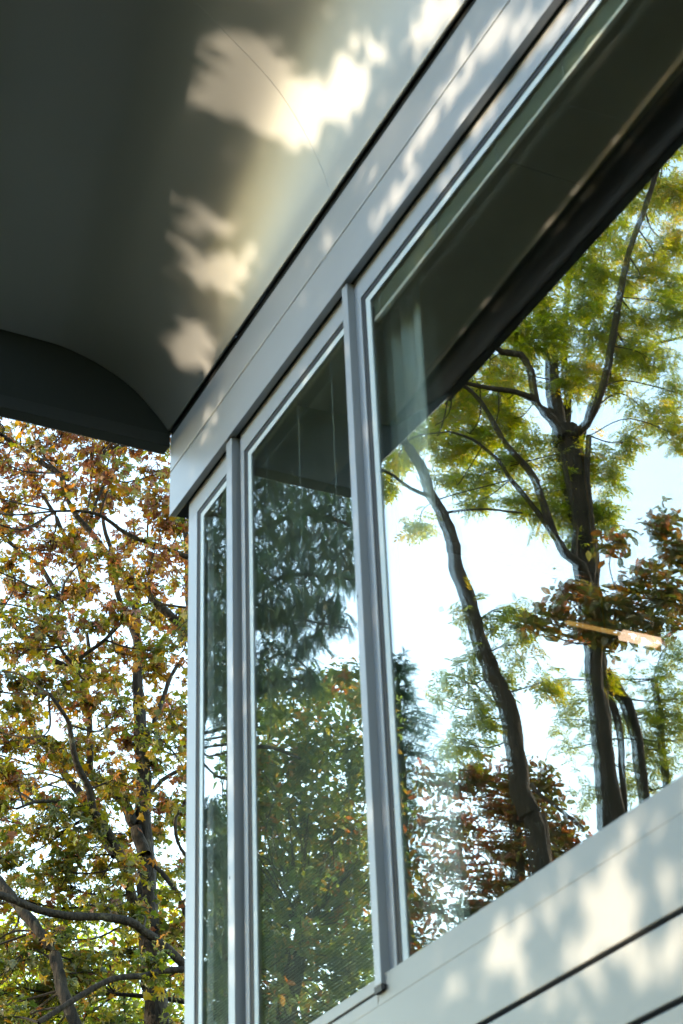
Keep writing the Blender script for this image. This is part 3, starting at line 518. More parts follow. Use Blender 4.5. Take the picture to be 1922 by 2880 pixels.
T5=[[[17.27,4.93,5.16,0.169],[17.26,4.95,7.27,0.157],[17.25,4.98,9.37,0.145],[17.25,4.96,11.12,0.133],[17.26,4.95,13.03,0.121],[17.27,4.94,15.12,0.109]],[[16.79,4.79,10.36,0.034],[16.64,4.91,10.43,0.03],[16.48,5.06,10.48,0.027],[16.36,5.14,10.54,0.024],[16.16,5.34,10.5,0.021],[15.99,5.5,10.41,0.017],[15.73,5.83,10.31,0.014]],[[16.79,4.78,9.96,0.029],[16.65,4.91,9.97,0.025],[16.49,5.05,9.94,0.021],[16.33,5.21,10.0,0.017],[16.14,5.42,9.88,0.013],[15.9,5.73,9.75,0.009]],[[16.71,4.7,11.06,0.038],[16.54,4.91,11.19,0.033],[16.34,5.15,11.31,0.029],[16.11,5.44,11.31,0.024],[15.88,5.72,11.12,0.019],[15.65,5.99,10.88,0.014]],[[16.9,4.79,11.86,0.039],[16.68,5.04,11.97,0.033],[16.41,5.38,12.15,0.026],[16.13,5.71,12.19,0.02],[15.85,6.03,12.04,0.014]],[[16.71,4.72,9.99,0.024],[16.67,4.55,9.97,0.021],[16.63,4.39,9.97,0.019],[16.59,4.23,9.89,0.017],[16.57,4.0,9.74,0.014]],[[16.71,4.71,8.73,0.024],[16.65,4.5,8.63,0.021],[16.62,4.23,8.5,0.017],[16.58,3.97,8.36,0.014]],[[16.8,4.75,8.7,0.019],[16.87,4.6,8.65,0.014],[16.96,4.37,8.6,0.01]],[[16.8,4.75,8.57,0.019],[16.9,4.52,8.54,0.014],[16.96,4.37,8.51,0.01]],[[16.8,4.75,8.49,0.014],[16.86,4.62,8.45,0.013],[16.92,4.46,8.41,0.011],[16.94,4.41,8.45,0.01]],[[16.8,4.75,8.12,0.019],[16.86,4.62,8.15,0.017],[16.9,4.53,8.19,0.014],[16.94,4.43,8.31,0.012],[16.96,4.37,8.37,0.01]],[[16.8,4.76,9.13,0.029],[16.57,4.95,9.11,0.024],[16.35,5.11,9.2,0.019],[16.14,5.23,9.12,0.014]],[[16.8,4.76,9.45,0.024],[16.62,4.92,9.45,0.02],[16.43,5.1,9.56,0.017],[16.23,5.28,9.39,0.013],[16.08,5.36,9.12,0.009]],[[16.8,4.75,8.49,0.029],[16.47,5.0,8.41,0.021],[16.16,5.21,8.18,0.014]],[[16.81,4.74,7.27,0.024],[16.75,4.49,7.26,0.019],[16.7,4.23,7.16,0.014]],[[16.8,4.75,7.67,0.024],[16.77,4.45,7.56,0.019],[16.71,4.18,7.35,0.014]],[[16.79,4.77,11.42,0.029],[16.75,4.5,11.45,0.022],[16.72,4.16,11.3,0.014]],[[16.8,4.76,10.71,0.029],[16.75,4.5,10.74,0.022],[16.72,4.16,10.53,0.014]],[[16.8,4.76,9.45,0.029],[16.75,4.5,9.43,0.022],[16.72,4.17,9.25,0.014]]]
K1=[[22.55,-2.17,16.74,0.31,0.28,1.0],[20.11,-2.02,14.97,0.31,0.28,1.0],[20.12,-2.5,15.38,0.31,0.28,1.0],[19.88,-2.72,14.99,0.31,0.28,1.0],[19.64,-3.21,14.89,0.31,0.28,1.0],[20.23,-3.73,15.81,0.31,0.28,1.0],[20.3,-4.04,15.58,0.31,0.28,1.0],[21.37,-5.17,16.7,0.31,0.28,1.0],[20.5,-5.07,16.37,0.31,0.28,1.0],[19.77,-5.28,15.67,0.31,0.28,1.0],[21.15,-1.81,15.0,0.31,0.28,1.0],[21.17,-2.09,15.38,0.31,0.28,1.0],[20.6,-2.53,14.95,0.31,0.28,1.0],[21.18,-3.15,15.6,0.31,0.28,1.0],[20.29,-3.38,15.16,0.31,0.28,1.0],[19.82,-3.61,14.72,0.31,0.28,1.0],[21.64,-4.66,16.23,0.31,0.28,1.0],[19.39,-4.3,14.64,0.31,0.28,1.0],[21.42,-5.53,16.51,0.31,0.28,1.0],[19.76,-5.37,15.11,0.31,0.28,1.0],[20.53,-1.83,14.28,0.31,0.28,1.0],[22.12,-2.51,15.31,0.31,0.28,1.0],[21.2,-2.72,15.07,0.31,0.28,1.0],[22.04,-3.29,15.51,0.31,0.28,1.0],[19.35,-3.07,13.79,0.31,0.28,1.0],[20.92,-3.97,15.21,0.31,0.28,1.0],[19.08,-3.78,13.75,0.31,0.28,1.0],[20.39,-4.58,14.82,0.31,0.28,1.0],[20.11,-5.09,14.73,0.31,0.28,1.0],[21.23,-6.08,15.84,0.31,0.28,1.0],[20.64,-1.82,13.94,0.31,0.28,1.0],[19.99,-2.14,13.55,0.31,0.28,1.0],[21.27,-2.75,14.48,0.31,0.28,1.0],[20.53,-2.97,14.13,0.31,0.28,1.0],[22.16,-3.87,15.13,0.31,0.28,1.0],[21.27,-4.13,14.95,0.31,0.28,1.0],[19.95,-4.18,13.88,0.31,0.28,1.0],[19.2,-4.17,13.5,0.31,0.28,1.0],[19.85,-5.06,14.06,0.31,0.28,1.0],[21.26,-6.15,15.44,0.31,0.28,1.0],[21.86,-2.07,14.01,0.31,0.28,1.0],[19.51,-2.12,12.57,0.31,0.28,1.0],[19.47,-2.22,12.71,0.31,0.28,1.0],[21.29,-3.28,14.06,0.31,0.28,1.0],[22.07,-3.87,14.77,0.31,0.28,1.0],[19.31,-3.58,13.14,0.31,0.28,1.0],[20.14,-4.24,13.7,0.31,0.28,1.0],[21.55,-5.23,14.77,0.31,0.28,1.0],[19.17,-4.8,13.17,0.31,0.28,1.0],[21.47,-6.04,14.76,0.31,0.28,1.0],[21.84,-1.97,13.7,0.31,0.28,1.0],[21.98,-2.66,13.96,0.31,0.28,1.0],[20.36,-2.69,12.83,0.31,0.28,1.0],[21.84,-3.39,13.95,0.31,0.28,1.0],[22.02,-3.85,14.19,0.31,0.28,1.0],[21.45,-4.34,13.74,0.31,0.28,1.0],[20.64,-4.25,13.57,0.31,0.28,1.0],[20.67,-4.96,13.47,0.31,0.28,1.0],[19.27,-4.92,12.91,0.31,0.28,1.0],[19.46,-5.23,13.06,0.31,0.28,1.0],[19.6,-1.58,11.78,0.31,0.28,1.0],[20.79,-2.36,12.43,0.31,0.28,1.0],[22.21,-3.14,13.5,0.31,0.28,1.0],[20.24,-3.09,12.34,0.31,0.28,1.0],[20.35,-3.57,12.72,0.31,0.28,1.0],[21.7,-4.37,13.6,0.31,0.28,1.0],[19.57,-4.15,12.43,0.31,0.28,1.0],[19.84,-4.43,12.41,0.31,0.28,1.0],[19.03,-4.66,12.2,0.31,0.28,1.0],[20.19,-5.56,13.07,0.31,0.28,1.0],[22.46,-2.24,12.97,0.31,0.28,1.0],[19.58,-2.07,11.26,0.31,0.28,1.0],[22.29,-3.17,13.05,0.31,0.28,1.0],[21.53,-3.52,12.76,0.31,0.28,1.0],[22.01,-4.12,13.06,0.31,0.28,1.0],[20.99,-4.23,12.63,0.31,0.28,1.0],[21.56,-4.62,13.04,0.31,0.28,1.0],[19.14,-4.35,11.74,0.31,0.28,1.0],[19.37,-4.75,12.0,0.31,0.28,1.0],[21.02,-5.87,13.16,0.31,0.28,1.0],[21.46,-2.13,11.93,0.31,0.28,1.0],[19.9,-2.09,11.27,0.31,0.28,1.0],[20.58,-2.89,11.79,0.31,0.28,1.0],[19.24,-2.9,10.95,0.31,0.28,1.0],[19.6,-3.4,11.29,0.31,0.28,1.0],[19.13,-3.5,11.01,0.31,0.28,1.0],[19.57,-4.13,11.36,0.31,0.28,1.0],[18.84,-4.22,11.13,0.31,0.28,1.0],[21.16,-5.53,12.52,0.31,0.28,1.0],[20.52,-5.62,12.22,0.31,0.28,1.0],[21.63,-2.11,11.62,0.31,0.28,1.0],[21.2,-2.46,11.47,0.31,0.28,1.0],[21.97,-3.12,11.81,0.31,0.28,1.0],[19.77,-3.06,10.86,0.31,0.28,1.0],[20.65,-3.66,11.42,0.31,0.28,1.0],[21.45,-4.34,11.78,0.31,0.28,1.0],[20.97,-4.46,11.58,0.31,0.28,1.0],[20.21,-4.68,11.31,0.31,0.28,1.0],[19.09,-4.76,10.82,0.31,0.28,1.0],[18.69,-4.96,10.7,0.31,0.28,1.0],[20.93,-2.18,10.85,0.31,0.28,1.0],[20.19,-2.47,10.39,0.31,0.28,1.0],[19.67,-2.57,10.25,0.31,0.28,1.0],[19.53,-3.01,10.34,0.31,0.28,1.0],[19.17,-3.27,10.16,0.31,0.28,1.0],[19.08,-3.59,10.11,0.31,0.28,1.0],[20.19,-4.37,10.94,0.31,0.28,1.0],[21.64,-5.11,11.68,0.31,0.28,1.0],[21.2,-5.48,11.7,0.31,0.28,1.0],[21.15,-6.12,11.65,0.31,0.28,1.0],[22.02,-2.52,10.85,0.31,0.28,1.0],[20.68,-2.41,10.19,0.31,0.28,1.0],[21.96,-3.14,10.98,0.31,0.28,1.0],[20.08,-3.08,10.27,0.31,0.28,1.0],[22.04,-4.01,11.14,0.31,0.28,1.0],[21.13,-4.24,10.91,0.31,0.28,1.0],[20.88,-4.46,10.89,0.31,0.28,1.0],[18.99,-4.29,9.88,0.31,0.28,1.0],[21.58,-5.69,11.26,0.31,0.28,1.0],[20.0,-5.38,10.51,0.31,0.28,1.0],[20.98,-2.25,9.87,0.31,0.28,1.0],[21.83,-2.82,10.44,0.31,0.28,1.0],[21.49,-3.23,10.42,0.31,0.28,1.0],[21.65,-3.61,10.54,0.31,0.28,1.0],[20.83,-3.8,10.17,0.31,0.28,1.0],[20.88,-4.3,10.24,0.31,0.28,1.0],[21.53,-4.77,10.55,0.31,0.28,1.0],[20.8,-4.92,10.41,0.31,0.28,1.0],[19.51,-4.86,9.91,0.31,0.28,1.0],[20.2,-5.67,10.22,0.31,0.28,1.0],[22.42,-2.6,10.21,0.31,0.28,1.0],[21.49,-2.85,9.73,0.31,0.28,1.0],[22.16,-3.42,10.16,0.31,0.28,1.0],[19.23,-2.88,8.97,0.31,0.28,1.0],[20.57,-3.58,9.46,0.31,0.28,1.0],[20.59,-3.98,9.79,0.31,0.28,1.0],[20.59,-4.55,9.66,0.31,0.28,1.0],[19.33,-4.42,9.16,0.31,0.28,1.0],[20.68,-5.32,10.05,0.31,0.28,1.0],[19.18,-5.22,9.3,0.31,0.28,1.0],[22.25,-2.66,9.75,0.31,0.28,1.0],[21.65,-2.76,9.46,0.31,0.28,1.0],[21.65,-3.12,9.65,0.31,0.28,1.0],[19.45,-2.91,8.64,0.31,0.28,1.0],[19.75,-3.6,8.77,0.31,0.28,1.0],[19.28,-3.8,8.63,0.31,0.28,1.0],[21.03,-4.6,9.49,0.31,0.28,1.0],[20.25,-4.76,9.35,0.31,0.28,1.0],[19.18,-4.89,8.83,0.31,0.28,1.0],[19.89,-5.43,9.12,0.31,0.28,1.0],[21.54,-2.51,9.09,0.31,0.28,1.0],[20.25,-2.6,8.41,0.31,0.28,1.0],[20.14,-2.97,8.5,0.31,0.28,1.0],[22.13,-3.65,9.34,0.31,0.28,1.0],[20.08,-3.61,8.65,0.31,0.28,1.0],[20.28,-4.04,8.6,0.31,0.28,1.0],[19.54,-4.15,8.47,0.31,0.28,1.0],[21.46,-5.19,9.26,0.31,0.28,1.0],[21.34,-5.6,9.38,0.31,0.28,1.0],[21.32,-6.13,9.46,0.31,0.28,1.0],[19.99,-2.23,7.99,0.31,0.28,1.0],[21.4,-2.93,8.48,0.31,0.28,1.0],[21.15,-3.22,8.69,0.31,0.28,1.0],[19.62,-3.18,8.04,0.31,0.28,1.0],[20.13,-3.74,8.17,0.31,0.28,1.0],[19.97,-3.97,8.29,0.31,0.28,1.0],[21.5,-4.92,8.83,0.31,0.28,1.0],[19.3,-4.54,7.97,0.31,0.28,1.0],[21.32,-5.7,8.81,0.31,0.28,1.0],[19.82,-5.55,8.27,0.31,0.28,1.0],[21.24,-2.4,8.04,0.31,0.28,1.0],[21.17,-2.68,8.15,0.31,0.28,1.0],[20.44,-2.87,7.97,0.31,0.28,1.0],[21.26,-3.49,8.25,0.31,0.28,1.0],[21.91,-4.17,8.68,0.31,0.28,1.0],[20.33,-4.01,8.1,0.31,0.28,1.0],[19.23,-4.2,7.49,0.31,0.28,1.0],[21.32,-5.1,8.36,0.31,0.28,1.0],[21.08,-5.68,8.36,0.31,0.28,1.0],[18.99,-5.23,7.77,0.31,0.28,1.0],[22.47,-2.62,8.27,0.31,0.28,1.0],[19.75,-2.61,7.2,0.31,0.28,1.0],[22.1,-3.36,7.98,0.31,0.28,1.0],[20.99,-3.57,7.69,0.31,0.28,1.0],[20.37,-3.8,7.44,0.31,0.28,1.0],[20.98,-4.19,7.94,0.31,0.28,1.0],[21.56,-4.77,8.2,0.31,0.28,1.0],[19.36,-4.65,7.44,0.31,0.28,1.0],[20.45,-5.47,7.68,0.31,0.28,1.0],[19.95,-5.52,7.56,0.31,0.28,1.0],[21.34,-2.67,7.31,0.31,0.28,1.0],[19.7,-2.41,6.77,0.31,0.28,1.0],[21.02,-3.11,7.23,0.31,0.28,1.0],[21.74,-3.8,7.58,0.31,0.28,1.0],[19.14,-3.49,6.88,0.31,0.28,1.0],[20.61,-4.1,7.18,0.31,0.28,1.0],[19.22,-4.1,6.83,0.31,0.28,1.0],[20.78,-5.02,7.52,0.31,0.28,1.0],[18.77,-4.61,6.66,0.31,0.28,1.0],[21.48,-6.02,7.9,0.31,0.28,1.0],[21.51,-2.55,6.99,0.31,0.28,1.0],[21.63,-2.97,7.18,0.31,0.28,1.0],[20.51,-2.97,6.9,0.31,0.28,1.0],[19.41,-3.09,6.57,0.31,0.28,1.0],[21.18,-4.03,6.98,0.31,0.28,1.0],[21.04,-4.28,7.12,0.31,0.28,1.0],[19.08,-3.98,6.53,0.31,0.28,1.0],[21.33,-5.25,7.26,0.31,0.28,1.0],[19.48,-4.84,6.76,0.31,0.28,1.0],[21.45,-6.1,7.45,0.31,0.28,1.0],[22.48,-2.84,6.87,0.31,0.28,1.0],[21.96,-3.06,6.94,0.31,0.28,1.0],[19.85,-2.81,6.31,0.31,0.28,1.0],[19.21,-2.99,6.02,0.31,0.28,1.0],[21.11,-3.96,6.68,0.31,0.28,1.0],[21.13,-4.31,6.72,0.31,0.28,1.0],[19.99,-4.3,6.42,0.31,0.28,1.0],[18.99,-4.32,6.1,0.31,0.28,1.0],[21.18,-5.67,6.88,0.31,0.28,1.0],[19.56,-5.38,6.3,0.31,0.28,1.0],[21.52,-2.68,6.3,0.31,0.28,1.0],[21.48,-2.97,6.45,0.31,0.28,1.0],[21.07,-3.37,6.17,0.31,0.28,1.0],[20.16,-3.47,6.1,0.31,0.28,1.0],[20.04,-3.69,6.05,0.31,0.28,1.0],[20.52,-4.28,6.11,0.31,0.28,1.0],[20.95,-4.82,6.34,0.31,0.28,1.0],[21.31,-5.3,6.6,0.31,0.28,1.0],[20.24,-5.18,6.26,0.31,0.28,1.0],[18.91,-5.17,5.73,0.31,0.28,1.0]]
K2=[[31.04,-5.77,11.24,0.49,0.41,0.6],[32.85,-6.71,12.25,0.49,0.41,0.6],[31.51,-6.88,11.81,0.49,0.41,0.6],[33.47,-7.97,12.39,0.49,0.41,0.6],[31.75,-7.85,11.95,0.49,0.41,0.6],[31.45,-8.34,11.67,0.49,0.41,0.6],[30.46,-8.33,11.55,0.49,0.41,0.6],[30.45,-8.82,11.44,0.49,0.41,0.6],[30.75,-9.44,11.62,0.49,0.41,0.6],[30.27,-10.04,11.71,0.49,0.41,0.6],[32.61,-6.07,11.64,0.49,0.41,0.6],[33.61,-6.91,11.73,0.49,0.41,0.6],[32.33,-6.99,11.54,0.49,0.41,0.6],[31.29,-7.13,11.28,0.49,0.41,0.6],[32.36,-8.17,11.47,0.49,0.41,0.6],[30.95,-8.03,11.14,0.49,0.41,0.6],[33.02,-9.37,12.06,0.49,0.41,0.6],[30.17,-9.0,10.87,0.49,0.41,0.6],[33.45,-10.5,12.35,0.49,0.41,0.6],[29.72,-9.75,11.08,0.49,0.41,0.6],[34.22,-6.51,11.65,0.49,0.41,1.2],[33.89,-7.15,11.62,0.49,0.41,1.2],[30.73,-6.53,10.51,0.49,0.41,1.2],[32.45,-7.64,11.29,0.49,0.41,1.2],[31.22,-7.6,10.64,0.49,0.41,1.2],[31.73,-8.37,10.98,0.49,0.41,1.2],[32.17,-8.93,11.3,0.49,0.41,1.2],[33.11,-9.79,11.45,0.49,0.41,1.2],[31.64,-9.77,11.27,0.49,0.41,1.2],[30.07,-9.66,10.47,0.49,0.41,1.2],[33.17,-6.33,10.76,0.49,0.41,1.2],[32.43,-6.59,10.56,0.49,0.41,1.2],[34.31,-7.51,11.36,0.49,0.41,1.2],[33.82,-8.02,11.07,0.49,0.41,1.2],[32.95,-8.16,11.01,0.49,0.41,1.2],[31.96,-8.41,10.62,0.49,0.41,1.2],[32.98,-9.31,10.93,0.49,0.41,1.2],[33.35,-9.92,11.21,0.49,0.41,1.2],[32.89,-10.57,11.16,0.49,0.41,1.2],[32.4,-10.7,11.11,0.49,0.41,1.2],[32.79,-6.24,10.35,0.49,0.41,1.2],[32.12,-6.48,10.05,0.49,0.41,1.2],[32.77,-7.31,10.42,0.49,0.41,1.2],[33.06,-7.79,10.44,0.49,0.41,1.2],[33.13,-8.38,10.49,0.49,0.41,1.2],[32.89,-8.78,10.4,0.49,0.41,1.2],[31.88,-8.92,10.15,0.49,0.41,1.2],[30.64,-8.99,9.79,0.49,0.41,1.2],[33.11,-10.38,10.75,0.49,0.41,1.2],[33.16,-10.97,10.76,0.49,0.41,1.2],[33.63,-6.37,9.96,0.49,0.41,1.2],[31.74,-6.41,9.34,0.49,0.41,1.2],[32.62,-7.23,9.78,0.49,0.41,1.2],[32.36,-7.75,9.74,0.49,0.41,1.2],[32.05,-8.0,9.6,0.49,0.41,1.2],[33.03,-8.73,10.16,0.49,0.41,1.2],[33.44,-9.46,10.22,0.49,0.41,1.2],[33.64,-10.01,10.45,0.49,0.41,1.2],[30.99,-9.82,9.45,0.49,0.41,1.2],[33.01,-10.95,10.28,0.49,0.41,1.2],[31.97,-6.0,9.08,0.49,0.41,1.2],[32.35,-6.6,9.37,0.49,0.41,1.2],[33.44,-7.34,9.6,0.49,0.41,1.2],[30.88,-7.13,8.94,0.49,0.41,1.2],[33.3,-8.62,9.8,0.49,0.41,1.2],[30.66,-8.13,9.02,0.49,0.41,1.2],[31.85,-8.91,9.39,0.49,0.41,1.2],[32.45,-9.67,9.64,0.49,0.41,1.2],[32.74,-10.21,9.73,0.49,0.41,1.2],[32.32,-10.87,9.5,0.49,0.41,1.2],[32.61,-7.24,12.43,0.41,0.33,0.6],[32.38,-7.97,12.01,0.41,0.33,0.7],[31.75,-9.76,12.63,0.41,0.41,0.7],[31.63,-10.08,12.1,0.41,0.41,0.8]]
K3=[[13.83,7.39,13.49,0.33,0.37,1.2],[13.52,7.8,13.92,0.37,0.37,1.2],[13.71,7.55,12.87,0.37,0.33,1.2],[13.98,7.17,12.82,0.29,0.24,1],[14.19,6.86,12.56,0.24,0.2,1],[14.37,6.59,12.23,0.24,0.16,1],[14.54,6.32,11.96,0.24,0.16,1],[14.67,6.09,11.68,0.24,0.14,1],[13.29,8.1,14.52,0.37,0.33,1],[12.94,8.52,15.09,0.37,0.37,1],[12.7,8.81,15.55,0.24,0.24,1],[13.59,7.71,12.4,0.24,0.24,1],[14.11,6.98,11.8,0.24,0.2,1.1],[14.31,6.67,11.61,0.24,0.2,1.2],[14.48,6.41,11.4,0.24,0.16,1.1],[14.02,7.11,11.42,0.24,0.24,0.9],[13.85,7.36,11.03,0.16,0.33,0.9],[14.17,6.89,11.22,0.2,0.16,1],[13.98,7.18,10.77,0.2,0.2,0.6],[14.78,5.9,11.4,0.2,0.1,0.8],[14.86,5.76,11.06,0.08,0.16,0.5],[14.33,6.64,11.08,0.2,0.12,0.7],[14.14,6.94,10.69,0.2,0.1,0.6],[14.37,6.58,10.74,0.12,0.08,0.4],[13.42,7.94,13.62,0.2,0.24,1],[13.2,8.21,13.55,0.24,0.2,0.8],[12.99,8.47,13.73,0.24,0.2,0.9],[12.81,8.68,13.93,0.16,0.24,1],[13.12,8.31,12.87,0.29,0.2,1],[12.9,8.58,12.92,0.2,0.2,1],[13.31,8.08,12.56,0.24,0.16,0.9],[13.43,7.92,12.1,0.16,0.16,0.6],[13.11,8.33,12.3,0.29,0.12,0.8],[12.99,8.47,11.84,0.2,0.2,0.6],[13.17,8.25,11.54,0.29,0.16,0.8],[13.01,8.44,11.25,0.16,0.2,0.7],[13.51,7.81,10.94,0.12,0.33,0.8],[13.58,7.73,10.44,0.12,0.2,0.6],[13.34,8.04,11.29,0.16,0.08,0.5],[14.71,6.03,10.46,0.16,0.1,0.35],[14.02,7.12,10.5,0.1,0.12,0.4],[14.47,6.43,11.05,0.16,0.1,0.6],[13.3,8.09,13.06,0.16,0.2,0.6],[13.5,7.83,13.26,0.16,0.24,1],[13.8,7.43,10.9,0.1,0.2,0.7],[13.87,7.33,10.46,0.1,0.18,0.7],[13.65,7.64,11.09,0.09,0.2,0.6],[13.78,7.45,10.11,0.09,0.12,0.5],[13.66,7.61,10.41,0.1,0.16,0.6],[13.74,7.51,11.41,0.12,0.1,0.5],[13.75,7.49,8.42,0.1,0.08,0.4],[13.22,8.18,14.09,0.33,0.29,1],[12.92,8.55,14.59,0.33,0.33,1.2],[12.7,8.8,14.71,0.24,0.29,1.2],[13.13,8.3,14.95,0.29,0.24,1],[12.89,8.59,13.37,0.24,0.2,1],[13.25,8.16,12.54,0.24,0.2,0.9],[13.44,7.91,12.85,0.2,0.2,1],[13.69,7.57,12.18,0.2,0.16,0.8],[14.09,7.01,12.35,0.24,0.2,1],[13.82,7.4,13.1,0.24,0.24,1],[14.03,7.11,13.03,0.2,0.16,1],[14.35,6.61,11.92,0.24,0.16,1],[14.18,6.87,12.12,0.2,0.2,1]]
K4=[[13.01,6.11,8.18,0.19,0.22,0.6],[12.91,6.25,7.78,0.11,0.19,0.5],[13.18,5.85,8.5,0.15,0.11,0.4],[13.31,5.64,8.62,0.15,0.15,0.35],[13.28,5.68,8.13,0.15,0.11,0.4],[13.34,5.59,7.86,0.19,0.19,0.5],[13.45,5.4,7.69,0.15,0.22,0.5],[13.27,5.71,7.48,0.15,0.15,0.8],[13.38,5.52,7.23,0.19,0.19,0.7],[13.04,6.07,8.57,0.15,0.09,0.5],[13.12,5.94,7.82,0.07,0.15,0.4]]
